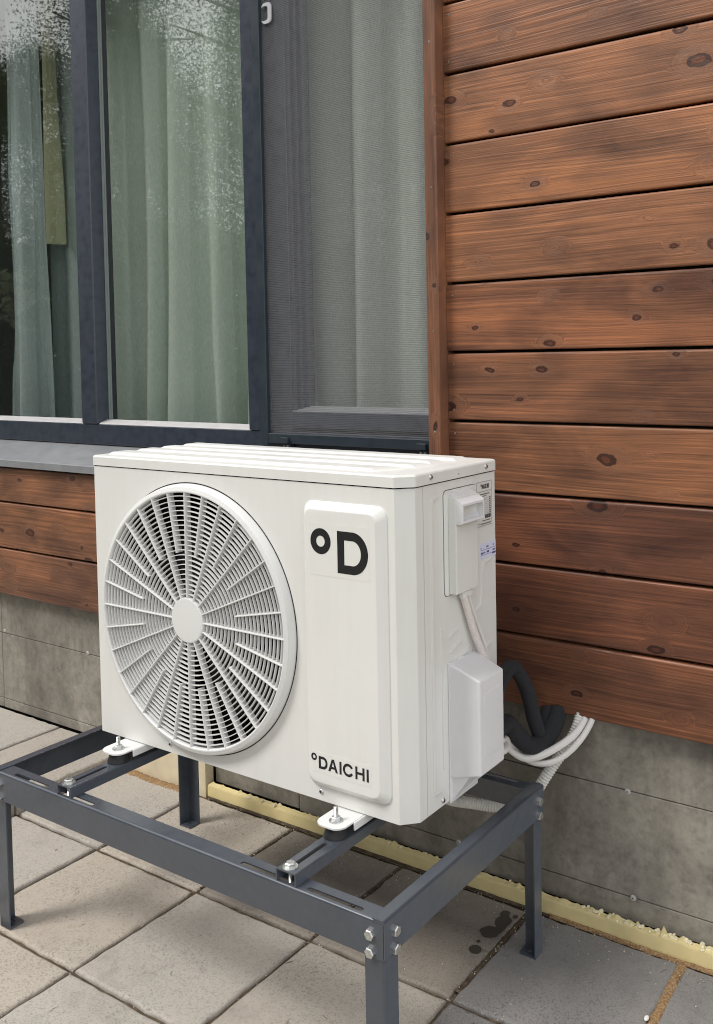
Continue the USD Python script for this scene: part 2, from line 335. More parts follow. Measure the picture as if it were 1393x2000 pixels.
def concrete(name, base, tint, seed, speck=.5, dark=(.5, .5, .5), rough=.85):
    b, t = np.array(base), np.array(tint)
    return mat(name, {
        'g': ('geometry', {}), 'off': ('mapping', {'location': (seed * 2.3, seed * 1.7, 0)}),
        'n1': ('noise_texture', {'scale': 4.2, 'detail': 7.0, 'roughness': .55, 'distortion': .4}),
        'r1': ('rgb_ramp', {'ramp': [(.34, tuple(b)), (.60, tuple(t))]}),
        'n2': ('noise_texture', {'scale': 520.0, 'detail': 4.0, 'roughness': .75}),
        'r2': ('rgb_ramp', {'ramp': [(.25, (.80, .80, .80)), (.5, (1, 1, 1)), (.75, (1.18, 1.17, 1.15))]}),
        'm': ('mix_color', {'blend_type': 'multiply', 'fac': speck, 'use_clamp_result': False}),
        'v': ('voronoi_texture', {'scale': 330.0, 'feature': 'f1'}), 'vc': ('separate_color', {}),
        'vr': ('map_range', {'from_min': .90, 'from_max': .93}), 'vd': ('map_range', {'from_min': .12, 'from_max': .30, 'to_min': 1.0, 'to_max': 0.0}), 'vm': ('math', {'math_type': 'multiply'}),
        'm2': ('mix_color', {'b': tuple(np.minimum(b * 1.75, .8))}), 'vs': ('math', {'math_type': 'multiply', 'value2': .55}),
        'n3': ('noise_texture', {'scale': 6.5, 'detail': 9.0, 'roughness': .72}),
        'r3': ('map_range', {'range_type': 'smoothstep', 'from_min': .30, 'from_max': .52, 'to_min': .66, 'to_max': 1.0}),
        'm3': ('mix_color', {'blend_type': 'multiply', 'fac': .6}),
        'b': ('bump', {'strength': .45, 'distance': .0016}), 'p': ('principled_bsdf', {'roughness': rough, 'specular_ior_level': .3}),
    }, [('g.position', 'off.vector'), ('off.vector', 'n1.vector'), ('off.vector', 'n2.vector'), ('off.vector', 'v.vector'), ('off.vector', 'n3.vector'), ('n1.fac', 'r1.fac'), ('n2.fac', 'r2.fac'),
        ('r1.color', 'm.a'), ('r2.color', 'm.b'), ('v.color', 'vc.color'), ('vc.r', 'vr.value'), ('v.distance', 'vd.value'), ('vr.result', 'vm.value1'), ('vd.result', 'vm.value2'), ('vm.value', 'vs.value1'), ('vs.value', 'm2.fac'),
        ('m.result', 'm2.a'), ('n3.fac', 'r3.value'), ('m2.result', 'm3.a'), ('r3.result', 'm3.b'), ('m3.result', 'p.base_color'), ('n2.fac', 'b.height'), ('b.normal', 'p.normal')])
PAV = {'grey': concrete('paver_grey', (.215, .196, .170), (.325, .276, .222), 1), 'tan': concrete('paver_tan', (.235, .21, .178), (.35, .28, .208), 2),
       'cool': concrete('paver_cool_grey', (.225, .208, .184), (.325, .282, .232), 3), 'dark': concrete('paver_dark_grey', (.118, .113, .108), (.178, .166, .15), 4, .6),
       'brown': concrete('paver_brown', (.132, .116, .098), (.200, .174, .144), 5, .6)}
PLINTH = mat('fibre_cement', {
    'g': ('geometry', {}), 'ms': ('mapping', {'scale': (9.0, 3.0, 1.6)}), 'n1': ('noise_texture', {'scale': 1.0, 'detail': 5.0, 'roughness': .6}),
    'n2': ('noise_texture', {'scale': 7.0, 'detail': 9.0, 'roughness': .74, 'distortion': .5}), 'a': ('math', {'math_type': 'multiply_add', 'value2': .45}), 'h': ('math', {'math_type': 'multiply', 'value2': .55}),
    'r': ('rgb_ramp', {'ramp': [(.36, (.135, .122, .102)), (.50, (.215, .198, .168)), (.64, (.32, .295, .25))]}),
    'n4': ('noise_texture', {'scale': 55.0, 'detail': 6.0, 'roughness': .7}), 'r4': ('rgb_ramp', {'ramp': [(.32, (.74, .73, .72)), (.5, (1, 1, 1)), (.68, (1.16, 1.15, 1.13))]}), 'm4': ('mix_color', {'blend_type': 'multiply', 'fac': 1.0, 'use_clamp_result': False}),
    'n3': ('noise_texture', {'scale': 350.0, 'detail': 2.0}), 'b': ('bump', {'strength': .25, 'distance': .001}),
    'p': ('principled_bsdf', {'roughness': .62, 'specular_ior_level': .4})},
    [('g.position', 'ms.vector'), ('ms.vector', 'n1.vector'), ('g.position', 'n2.vector'), ('g.position', 'n3.vector'), ('n2.fac', 'h.value1'), ('n1.fac', 'a.value1'), ('h.value', 'a.value3'), ('a.value', 'r.fac'), ('g.position', 'n4.vector'), ('n4.fac', 'r4.fac'), ('r.color', 'm4.a'), ('r4.color', 'm4.b'), ('m4.result', 'p.base_color'), ('n3.fac', 'b.height'), ('b.normal', 'p.normal')])
SOIL = mat('joint_sand', {'g': ('geometry', {}), 'n': ('noise_texture', {'scale': 60.0, 'detail': 6.0, 'roughness': .7}), 'r': ('rgb_ramp', {'ramp': [(.3, (.035, .027, .02)), (.55, (.10, .075, .05)), (.75, (.20, .15, .10))]}),
    'b': ('bump', {'strength': .8, 'distance': .004}), 'p': ('principled_bsdf', {'roughness': .95, 'specular_ior_level': .2})}, [('g.position', 'n.vector'), ('n.fac', 'r.fac'), ('r.color', 'p.base_color'), ('n.fac', 'b.height'), ('b.normal', 'p.normal')])
SAND = mat('orange_sand', {'g': ('geometry', {}), 'n': ('noise_texture', {'scale': 220.0, 'detail': 5.0, 'roughness': .7}), 'r': ('rgb_ramp', {'ramp': [(.3, (.10, .055, .025)), (.5, (.27, .17, .085)), (.75, (.42, .29, .17))]}),
    'b': ('bump', {'strength': .8, 'distance': .002}), 'p': ('principled_bsdf', {'roughness': .95, 'specular_ior_level': .2})}, [('g.position', 'n.vector'), ('n.fac', 'r.fac'), ('r.color', 'p.base_color'), ('n.fac', 'b.height'), ('b.normal', 'p.normal')])
GRASS = mat('lawn', {'g': ('geometry', {}), 'n': ('noise_texture', {'scale': 3.0, 'detail': 8.0, 'roughness': .7}), 'r': ('rgb_ramp', {'ramp': [(.3, (.03, .05, .015)), (.7, (.09, .12, .04))]}),
    'p': ('principled_bsdf', {'roughness': .9, 'specular_ior_level': .2})}, [('g.position', 'n.vector'), ('n.fac', 'r.fac'), ('r.color', 'p.base_color')])
WET = mat('wet_concrete', {'p': ('principled_bsdf', {'base_color': (.045, .04, .033), 'roughness': .32, 'specular_ior_level': .5})}, [])
GLASS = mat('window_glass', {'g': ('geometry', {}), 'io': ('map_range', {'to_min': 2.75, 'to_max': 1 / 2.75}), 'f': ('fresnel', {}), 't': ('transparent_bsdf', {'color': (.96, .985, .97)}), 'gl': ('glossy_bsdf', {'roughness': 0.012, 'color': (.97, 1.0, .98)}), 'm': ('mix_closure', {})},
            [('g.backfacing', 'io.value'), ('io.result', 'f.IOR'), ('f.fac', 'm.fac'), ('t.BSDF', 'm.closure1'), ('gl.BSDF', 'm.closure2')], surface='m.closure')
MESHM = mat('insect_mesh', {'t': ('transparent_bsdf', {}), 'd': ('diffuse_bsdf', {'color': (.25, .245, .25)}), 'm': ('mix_closure', {'fac': .14})}, [('t.BSDF', 'm.closure1'), ('d.BSDF', 'm.closure2')], surface='m.closure')
THREAD = paint('mesh_thread', (.14, .14, .145), .6, .3, .1, 40)
def cloth(name, col):
    c = np.array(col)
    return mat(name, {'g': ('geometry', {}), 'ms': ('mapping', {'scale': (500.0, 500.0, 60.0)}), 'n': ('noise_texture', {'scale': 1.0, 'detail': 2.0}), 'r': ('rgb_ramp', {'ramp': [(.3, tuple(c * .9)), (.7, tuple(c * 1.1))]}),
        'd': ('diffuse_bsdf', {}), 'tr': ('translucent_bsdf', {}), 'm': ('mix_closure', {'fac': .2})},
        [('g.position', 'ms.vector'), ('ms.vector', 'n.vector'), ('n.fac', 'r.fac'), ('r.color', 'd.color'), ('r.color', 'tr.color'), ('d.BSDF', 'm.closure1'), ('tr.BSDF', 'm.closure2')], surface='m.closure')
SAGE = cloth('sage_curtain', (.52, .585, .515))
PALEC = cloth('pale_sage_curtain', (.76, .78, .72))
GREYC = cloth('blue_grey_curtain', (.40, .46, .45))
YELC = cloth('yellow_green_curtain', (.52, .52, .36))
def leafmat(name, a, b):
    return mat(name, {'g': ('geometry', {}), 'r': ('rgb_ramp', {'ramp': [(0.0, a), (1.0, b)]}), 'd': ('diffuse_bsdf', {}), 'tr': ('translucent_bsdf', {}), 'm': ('mix_closure', {'fac': .3})},
        [('g.random_per_island', 'r.fac'), ('r.color', 'd.color'), ('r.color', 'tr.color'), ('d.BSDF', 'm.closure1'), ('tr.BSDF', 'm.closure2')], surface='m.closure')
LEAF = leafmat('birch_leaves', (.055, .08, .03), (.13, .165, .065))
PINE = leafmat('pine_needles', (.03, .05, .026), (.08, .11, .055))
OLIVE = leafmat('olive_leaves', (.16, .19, .11), (.34, .36, .24))
HEDGE = leafmat('hedge_leaves', (.02, .035, .014), (.06, .085, .03))

# ------------------------------------------------------------------ setting: ground, paving
YW = 0.462            # front plane of the timber cladding
def sheet(x0, x1, y0, y1, zz): return ([(x0, y0, zz), (x1, y0, zz), (x1, y1, zz), (x0, y1, zz)], [(0, 1, 2, 3)])
struct('ground', sheet(-90, 90, -90, 90, -.03), GRASS)
struct('sand_bed', sheet(-3.4, 3.2, -3.6, .52, -.0085), SOIL)
pav = thing('paving', kind='structure')
XJ = [-.215 + .331 * k for k in range(-9, 0)] + [-.215, .134, .468, .806, 1.140] + [1.140 + .333 * k for k in range(1, 6)]
YJ = [.458, .135, -.182, -.512, -.84, -1.17, -1.5, -1.83, -2.16, -2.49, -2.82, -3.15]
def paver(x0, x1, y0, y1, near, up=0.0):
    g = .0042
    x0, x1, y0, y1 = x0 + g, x1 - g, y0 + g, y1 - g
    n = 14 if near else 3
    P = []
    for (a, b) in (((x0, y0), (x1, y0)), ((x1, y0), (x1, y1)), ((x1, y1), (x0, y1)), ((x0, y1), (x0, y0))):
        for i in range(n):
            t = i / n; P.append((a[0] + (b[0] - a[0]) * t, a[1] + (b[1] - a[1]) * t))
    P = np.array(P); c = P.mean(0); k = len(P)
    j = rng.normal(0, 1, (k, 2)) * (.0011 if near else .0006)
    out = P + j
    zt = rng.normal(0, .0008); tilt = rng.normal(0, .003, 2)
    def zz(q): return zt + (q - c) @ tilt
    inn = c + (out - c) * (1 - .0075 / np.abs(P - c).max(0)); mid = c + (out - c) * (1 - .0025 / np.abs(P - c).max(0))
    V = [np.column_stack([out, np.full(k, -.05)]), np.column_stack([out, zz(out) - .0055 - np.abs(rng.normal(0, .0010, k))]), np.column_stack([mid, zz(mid) - .0022 - np.abs(rng.normal(0, .0005, k))]), np.column_stack([inn, zz(inn)])]
    V = np.vstack(V + [np.array([[c[0], c[1], zt]])]); F = []
    for r in range(3):
        for i in range(k):
            a0, a1 = r * k + i, r * k + (i + 1) % k
            F += [(a0, a1, a1 + k), (a0, a1 + k, a0 + k)]
    for i in range(k): F.append((3 * k + i, 3 * k + (i + 1) % k, 4 * k))
    V[k:, 2] += up
    return trimesh.Trimesh(V, F, process=False)
for iy in range(len(YJ) - 1):
    for ix in range(len(XJ) - 1):
        x0, x1, y1, y0 = XJ[ix], XJ[ix + 1], YJ[iy], YJ[iy + 1]
        xc, yc = (x0 + x1) / 2, (y0 + y1) / 2
        near = -1.3 < xc < 1.7 and yc > -.75
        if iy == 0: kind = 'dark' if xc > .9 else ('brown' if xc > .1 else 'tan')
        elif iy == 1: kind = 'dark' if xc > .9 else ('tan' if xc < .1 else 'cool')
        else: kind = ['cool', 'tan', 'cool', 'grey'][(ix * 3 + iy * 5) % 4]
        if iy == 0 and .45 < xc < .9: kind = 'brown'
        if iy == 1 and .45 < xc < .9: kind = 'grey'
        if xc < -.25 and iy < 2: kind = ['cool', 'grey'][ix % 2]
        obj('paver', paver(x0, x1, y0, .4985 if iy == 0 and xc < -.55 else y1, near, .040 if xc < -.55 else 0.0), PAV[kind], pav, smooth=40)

# ------------------------------------------------------------------ house wall: timber planks, post, backing
wall = thing('timber_wall', 'brown stained wooden plank wall behind and beside the cream unit', 'wall', (0, YW, 0))
ZB, PP = .4401, .1506
def plank(x0, x1, z0, z1, m, dy=0.0):
    y0, y1 = YW + dy, YW + dy + .021
    prof = Polygon([(y1, z0), (y0 + .004, z0), (y0 + .0012, z0 + .0016), (y0, z0 + .0045), (y0, z1 - .0060), (y0 + .0010, z1 - .0032), (y0 + .0030, z1 - .0012), (y0 + .0075, z1), (y1, z1)])
    p = obj('plank', along_x(prof, x0, x1), m, wall, smooth=25)
    return p
def nail(p, x, zz, y=YW):
    obj('nail', cyl('y', (x, y + .001, zz), .0022, -.0016, 10), ZINC, p)
for k in range(15):
    z0, z1 = ZB + PP * k + .0028, ZB + PP * (k + 1) - .0028
    if k == 0: z0 = ZB
    dy = float(rng.normal(0, .0007))
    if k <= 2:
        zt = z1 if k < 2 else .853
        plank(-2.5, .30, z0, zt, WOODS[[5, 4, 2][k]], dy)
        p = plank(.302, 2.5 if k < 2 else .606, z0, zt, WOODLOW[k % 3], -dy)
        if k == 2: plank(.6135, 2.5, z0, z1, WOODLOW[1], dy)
    else:
        p = plank(.6135, 2.5, z0, z1, [WOODS[4], WOODS[5], WOODS[3], WOODS[1], WOODS[0], WOODS[1], WOODS[2], WOODS[4]][(k - 3) % 8], dy)
        nail(p, .628, z0 + .022, YW + dy); nail(p, .629 + rng.normal(0, .001), z1 - .024, YW + dy)
obj('corner_post', cbox(.581, .6125, .430, .560, .853, 2.75, .0016), WOODPOST, wall)
for zz in (1.02, 1.24, 1.55, 1.86): obj('nail', cyl('y', (.598, .431, zz), .0022, -.0014, 10), ZINC, wall)
obj('backing', cat(bx(.61, 2.5, .487, .56, .4401, 2.75), bx(-2.5, .609, .487, .56, .4401, .842), bx(-2.5, -1.80, .487, .56, .843, 2.75), bx(-1.80, .609, .487, .56, 2.60, 2.75)), BACKING, wall, smooth=False)
for k in range(15):
    z0, z1 = ZB + PP * k + .0028, ZB + PP * (k + 1) - .0028
    if k >= 3: plank(-2.5, -1.80, z0, z1, WOODS[k % 4])

# ------------------------------------------------------------------ plinth of fibre cement boards
YP = .500
pl = thing('plinth_wall', 'grey fibre cement board plinth under the brown plank wall', 'wall', (0, YP, 0))
ZJ1, ZJ2 = .2925, .0715
rows = [(ZJ1 + .0012, .4395), (ZJ2 + .0012, ZJ1 - .0012)]
for r, (z0, z1) in enumerate(rows):
    xs_ = [-2.5, -1.187, .115, 2.5] if r == 1 else [-2.5, -1.187, .115, 1.60, 2.5]
    for a, b in zip(xs_[:-1], xs_[1:]): obj('board', cbox(a + .0013, b - .0013, YP, YP + .010, z0, z1, .0008), PLINTH, pl)
for a, b, zb in ((-2.5, -1.187, .0412), (-1.187, -.62, .0412), (-.19, .115, .026), (.115, 2.5, .022)):
    obj('board', cbox(a + .0013, b - .0013, YP, YP + .010, zb, ZJ2 - .0012, .0008), PLINTH, pl)
for x, zz in ((1.0204, .0714), (1.0097, .2908), (-1.170, .3005), (-.735, .2955), (-.30, .2925), (.12, .2925), (.60, .2925), (1.43, .2925), (.60, .0714), (1.44, .0714), (.12, .0714)):
    s = obj('screw', lathe([(0.0001, -.0022), (.0035, -.0020), (.0055, -.0012), (.0062, 0), (.0062, .002), (.0001, .002)], 18, (x, YP, zz)), SCREWP, pl)
    obj('slot', cyl('y', (x, YP - .0020, zz), .0014, -.0006, 8), DARK, s)
obj('footing', bx(-2.5, 2.5, YP + .016, .60, -.05, .4395), BACKING, pl, smooth=False)

# ------------------------------------------------------------------ yellow foam strip at the foot of the plinth
def foam_strip(x0, x1, ht, rag, y0=.466, y1=.489):
    n = int((x1 - x0) / .006); X = np.linspace(x0, x1, n)
    nz = meshkit.fbm(np.column_stack([X * 30, X * 0, X * 0 + 3]), 4, 3) - .5
    nb = meshkit.fbm(np.column_stack([X * 9, X * 0, X * 0 + 8]), 3, 9) - .5
    fine = rng.normal(0, 1, n)
    ramp = np.clip((X - .80) / .25, 0, 1)
    zt = ht + nz * .004 * rag + fine * .0008 + ramp * np.abs(fine) * .0018
    ys0 = y0 + nb * .0016
    V = np.stack([np.column_stack([X, ys0, 0 * X - .02]), np.column_stack([X, ys0 + .0005, zt - .006]), np.column_stack([X, ys0 + .003, zt - .001]), np.column_stack([X, 0 * X + y1 - .006, zt - .001 + np.abs(fine) * .002]), np.column_stack([X, 0 * X + y1, zt - .006]), np.column_stack([X, 0 * X + y1, 0 * X - .02])], 1)
    k = V.shape[1]; V = V.reshape(-1, 3); F = []
    for i in range(n - 1):
        for j in range(k):
            a0, a1, b0, b1 = i * k + j, i * k + (j + 1) % k, (i + 1) * k + j, (i + 1) * k + (j + 1) % k
            F += [(a0, b0, b1), (a0, b1, a1)]
    F += [(0, 1, j) for j in ()] + [(0, j, j + 1) for j in range(1, k - 1)] + [((n - 1) * k, (n - 1) * k + j + 1, (n - 1) * k + j) for j in range(1, k - 1)]
    return fix(trimesh.Trimesh(V, F, process=False))
fs = thing('foam_strip', 'pale yellow foam insulation strip between paving and grey plinth', 'insulation', (1, .466, 0))
obj('foam_edge', foam_strip(-.185, 2.5, .031, .35), FOAMY, fs, smooth=35)
lumps = []
for i in range(120):
    x = .90 + rng.random() ** .8 * .6 if i < 106 else rng.uniform(-.1, .88)
    s = trimesh.creation.icosphere(1, 1.0); v = s.vertices * rng.uniform(.7, 1.25, (len(s.vertices), 1))
    s.vertices = v * (rng.uniform(.002, .0060), rng.uniform(.003, .006), rng.uniform(.0016, .0042)) + (x, rng.uniform(.470, .486), .031 + rng.uniform(-.001, .002)); lumps.append(s)
obj('foam_crumbs', cat(*lumps), FOAMW, fs, smooth=False, kind='stuff')
fs2 = obj('foam_block', foam_strip(-.540, -.195, 0.108, .4, .468, .497), FOAMC, smooth=35, label='taller pale yellow foam piece low behind the left end of the cream unit', cat='insulation')

# ------------------------------------------------------------------ sand, wet patches, litter
def mound(path, w, h, name, m, label, catg, kind=None):
    p, L_ = spline(path, max(12, int(60)))
    n = len(p); V, F = [], []
    t = np.gradient(p, axis=0); t /= np.linalg.norm(t, axis=1)[:, None]; s = np.column_stack([-t[:, 1], t[:, 0], 0 * t[:, 0]])
    prof = [(-1, -.004), (-.55, .55), (0, 1), (.55, .6), (1, -.004)]
    for i in range(n):
        for (u, hh) in prof:
            q = p[i] + s[i] * u * w * (.75 + .6 * rng.random()); V.append((q[0], q[1], p[i][2] + (hh * h * (.6 + .8 * rng.random()) if hh > 0 else -.004)))
    k = 5
    for i in range(n - 1):
        for j in range(k - 1):
            a0 = i * k + j; F += [(a0, a0 + k, a0 + k + 1), (a0, a0 + k + 1, a0 + 1)]
    mm = trimesh.Trimesh(V, F, process=False)
    if mm.face_normals[:, 2].mean() < 0: mm.invert()
    return obj(name, mm, m, smooth=True, label=label, cat=catg, kind=kind)
mound([(1.147, .26, 0), (1.143, .33, 0), (1.139, .40, 0), (1.138, .455, 0)], .0105, .0018, 'joint_sand', SAND, 'orange sand filling the joint beside the white pebble', 'sand', 'stuff')
mound([(.85, .463, 0), (.98, .462, 0), (1.10, .460, 0), (1.20, .462, 0)], .0045, .003, 'sand_drift', SAND, 'brown sand drifted along the right foot of the yellow foam', 'sand', 'stuff')
mound([(-.185, .462, 0), (.0, .463, 0), (.2, .464, 0), (.45, .464, 0), (.70, .463, 0), (.85, .463, 0)], .0028, .0016, 'sand_drift', SOIL, 'thin dark soil line along the foot of the yellow foam', 'soil', 'stuff')
mound([(-.53, .452, 0), (-.45, .45, 0), (-.33, .448, 0), (-.24, .455, 0)], .018, .006, 'sand_drift', SAND, 'orange sand heap below the taller foam piece at left', 'sand', 'stuff')
mound([(.806, .16, -.004), (.807, .25, -.003), (.805, .35, -.003), (.806, .45, -.003)], .0075, .0035, 'joint_sand', SOIL, 'brown soil filling the joint beside the wet spots', 'soil', 'stuff')
mound([(.134, .15, -.005), (.135, .30, -.004), (.134, .45, -.004)], .0055, .003, 'joint_sand', SOIL, 'brown soil in the joint below the middle of the cream unit', 'soil', 'stuff')
mound([(.468, .15, -.005), (.468, .30, -.004), (.469, .45, -.004)], .0055, .003, 'joint_sand', SOIL, 'brown soil in the joint below the right mounting channel', 'soil', 'stuff')
def blot(parts, zz):
    ps = []
    for (x, y, rx, ry) in parts:
        a = np.arange(40) / 40 * 2 * PI
        rr = 1 + .16 * (meshkit.fbm(np.column_stack([np.cos(a) * 1.6 + x * 50, np.sin(a) * 1.6 + y * 50, 0 * a]), 3, 5) - .5) * 2
        ps.append(Polygon(np.column_stack([x + rx * rr * np.cos(a), y + ry * rr * np.sin(a)])))
    u = unary_union(ps).buffer(.0008).buffer(-.0006)
    return cat(*[along_z(g, zz, zz + .0005) for g in getattr(u, 'geoms', [u])])
obj('wet_patch', blot([(.7776, .390, .016, .022), (.770, .345, .019, .019), (.783, .365, .010, .02), (.768, .415, .010, .012)], .0016), WET, label='largest dark wet patch on the paver near the right rear leg', cat='wet patch')
obj('wet_patch', blot([(.7735, .281, .0125, .0125)], .0016), WET, label='round wet spot nearest the front beam, below the large patch', cat='wet patch')
obj('wet_patch', blot([(.791, .417, .005, .006)], .0016), WET, label='small wet spot between large patch and right rear leg', cat='wet patch')
obj('wet_patch', blot([(.7665, .306, .004, .004)], .0016), WET, label='tiny wet dot between the large patch and the round spot', cat='wet patch')
obj('wet_patch', blot([(.4735, .333, .006, .007)], .0016), WET, label='small wet spot just right of the right mounting channel', cat='wet patch')
s = trimesh.creation.icosphere(2, 1.0); s.vertices = s.vertices * (.0042, .0072, .0032) + (1.1335, .2732, .0030)
obj('pebble', s, PEBBLE, label='small white oval pebble lying by the orange sandy joint', cat='pebble')
lit, grit = [], []
for i in range(80):
    x, y = rng.uniform(-.3, 1.3), rng.uniform(-.45, .44)
    a = rng.uniform(0, PI); l = rng.uniform(.002, .009); c = rng.normal(0, .25)
    q = np.array([[x + math.cos(a + c * t) * l * t, y + math.sin(a + c * t) * l * t, .0016] for t in (-1, -.3, .4, 1)])
    lit.append(tube(q, rng.uniform(.0002, .0005), 5))
for i in range(900):
    x = rng.uniform(-.4, 1.4); y = rng.uniform(-.5, .455) if i % 3 else .455 - abs(rng.normal(0, .035))
    if i % 3 == 1: x = random.choice([-.215, .134, .468, .806]) + random.gauss(0, .006)
    if i % 6 == 2: y = random.choice([.135, -.182]) + random.gauss(0, .006)
    s = trimesh.creation.icosphere(0, 1.0); s.vertices = s.vertices * rng.uniform(.0005, .0019, 3) + (x, y, .0012); grit.append(s)
obj('litter', cat(*lit), TWIG, smooth=False, label='scattered dry needles and twig bits on the paving', cat='litter', kind='stuff')
obj('grit', cat(*grit), GRIT, smooth=False, label='scattered pale grit and crumbs on the paving', cat='grit', kind='stuff')

# ------------------------------------------------------------------ window, sill, insect screen, room, curtains
YF, YG = .600, .636
win = thing('window', 'wide anthracite framed window left of the brown corner post', 'window', (-.6, YF, .93))
ZT = 2.56
obj('bottom_rail', cbox(-1.80, .600, YF, YF + .07, .926, .990, .002), FRAME, win)
obj('top_rail', cbox(-1.80, .600, YF, YF + .07, 2.50, 2.60, .002), FRAME, win)
obj('frame_upright', cbox(-1.80, -1.735, YF + .001, YF + .07, .991, 2.499, .002), FRAME, win)
obj('mullion', cbox(-.862, -.785, YF - .004, YF + .07, .991, 2.499, .003), FRAME, win)
obj('mullion', cbox(-.128, -.052, YF - .004, YF + .07, .991, 2.499, .003), FRAME, win)
obj('frame_upright', cbox(.545, .600, YF + .001, YF + .07, .991, 2.499, .002), FRAME, win)
for a, b in ((-1.735, -.862), (-.785, -.128)):
    obj('glazing_bead', along_x(Polygon([(YF + .002, .9905), (YG - .001, .9905), (YG - .001, 1.0035), (YF + .006, .9945)]), a + .001, b - .001), BEAD, win, smooth=False)
def pane(a, b, z0, z1, y):
    obj('pane', sheet_xz(a, b, z0, z1, y), GLASS, win, smooth=False)
def sheet_xz(a, b, z0, z1, y): return ([(a, y, z0), (b, y, z0), (b, y, z1), (a, y, z1)], [(0, 1, 2, 3)])
pane(-1.735, -.862, .9915, 2.50, YG); pane(-.785, -.128, .9915, 2.50, YG)
for a in (-.784, -.771): obj('spacer', bx(a, a + .005, YG + .004, YG + .018, 1.004, 2.50), SPACER, win, smooth=False)
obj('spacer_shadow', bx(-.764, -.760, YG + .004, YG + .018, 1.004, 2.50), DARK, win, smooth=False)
# right sash behind the insect screen
ys_ = YF + .006
sash = obj('sash', cat(cbox(-.0515, .0235, ys_, ys_ + .05, 1.004, 2.49, .002), cbox(.476, .544, ys_, ys_ + .05, 1.004, 2.49, .002), cbox(.024, .4755, ys_, ys_ + .05, .9915, 1.044, .002), cbox(-.0515, .544, ys_, ys_ + .05, .9912, 1.0035, .001)), FRAME, win)
for a, d_ in ((.024, .004), (.038, .014), (.052, .024)): obj('sash_bead', cbox(a, a + .0125, ys_ + d_, ys_ + .05, 1.046, 2.49, .0012), FRAME, sash)
obj('sash_bead', along_x(Polygon([(ys_ + .002, 1.0445), (ys_ + .030, 1.0445), (ys_ + .030, 1.058), (ys_ + .006, 1.048)]), .002, .4755), SILL, sash, smooth=False)
pane(.065, .476, 1.058, 2.49, YG + .002)
obj('window_sill', along_x(Polygon([(.444, .859), (.452, .859), (.452, .8615), (.615, .9065), (.615, .9255), (.446, .8815), (.444, .8795)]), -1.84, .5805), SILL, smooth=25, label='sloping grey metal window sill above the left planks', cat='window sill')
scr = thing('insect_screen', 'dark framed insect screen hung over the right window sash', 'insect screen', (.2, .58, .96))
obj('screen_stile', cbox(-.0665, -.0385, .576, .596, .9605, 2.45, .0015), SCREENF, scr)
obj('screen_stile', cbox(.548, .576, .576, .596, .9605, 2.45, .0015), SCREENF, scr)
obj('screen_rail', cbox(-.0383, .5478, .577, .596, .9605, .9865, .0015), SCREENF, scr)
obj('screen_rail', cbox(-.0383, .5478, .577, .596, 2.424, 2.45, .0015), SCREENF, scr)
obj('mesh_cloth', sheet_xz(-.0383, .5478, .9867, 2.4238, .5875), MESHM, scr, smooth=False)
zs_ = np.arange(.990, 2.42, .0045); V, F = [], []
for i, zz in enumerate(zs_):
    b = len(V); wv = .0004 * math.sin(i * .7)
    V += [(-.038, .5866, zz), (.2, .5866, zz + wv), (.5476, .5866, zz), (.5476, .5866, zz + .0009), (.2, .5866, zz + .0009 + wv), (-.038, .5866, zz + .0009)]; F += [(b, b + 1, b + 4), (b, b + 4, b + 5), (b + 1, b + 2, b + 3), (b + 1, b + 3, b + 4)]
obj('mesh_threads', (V, F), THREAD, scr, smooth=False, kind='stuff')
for x in (.0265, .466):
    br = obj('bracket', cbox(x - .013, x + .013, .568, .5765, .962, .977, .001), SCREENF, scr)
    obj('bracket_foot', cbox(x - .012, x + .012, .5775, .5955, .945, .9600, .001), SCREENF, br)
    for dx in (-.006, .006): obj('screw', cyl('y', (x + dx, .5778, .953), .0036, -.003, 14), ZINC, br)
tab = rrect(-.030, .004, 2.068, 2.122, .012).difference(rrect(-.032, -.008, 2.076, 2.114, .008))
obj('pull_tab', on_front(tab, .580, .004), PULL, scr)
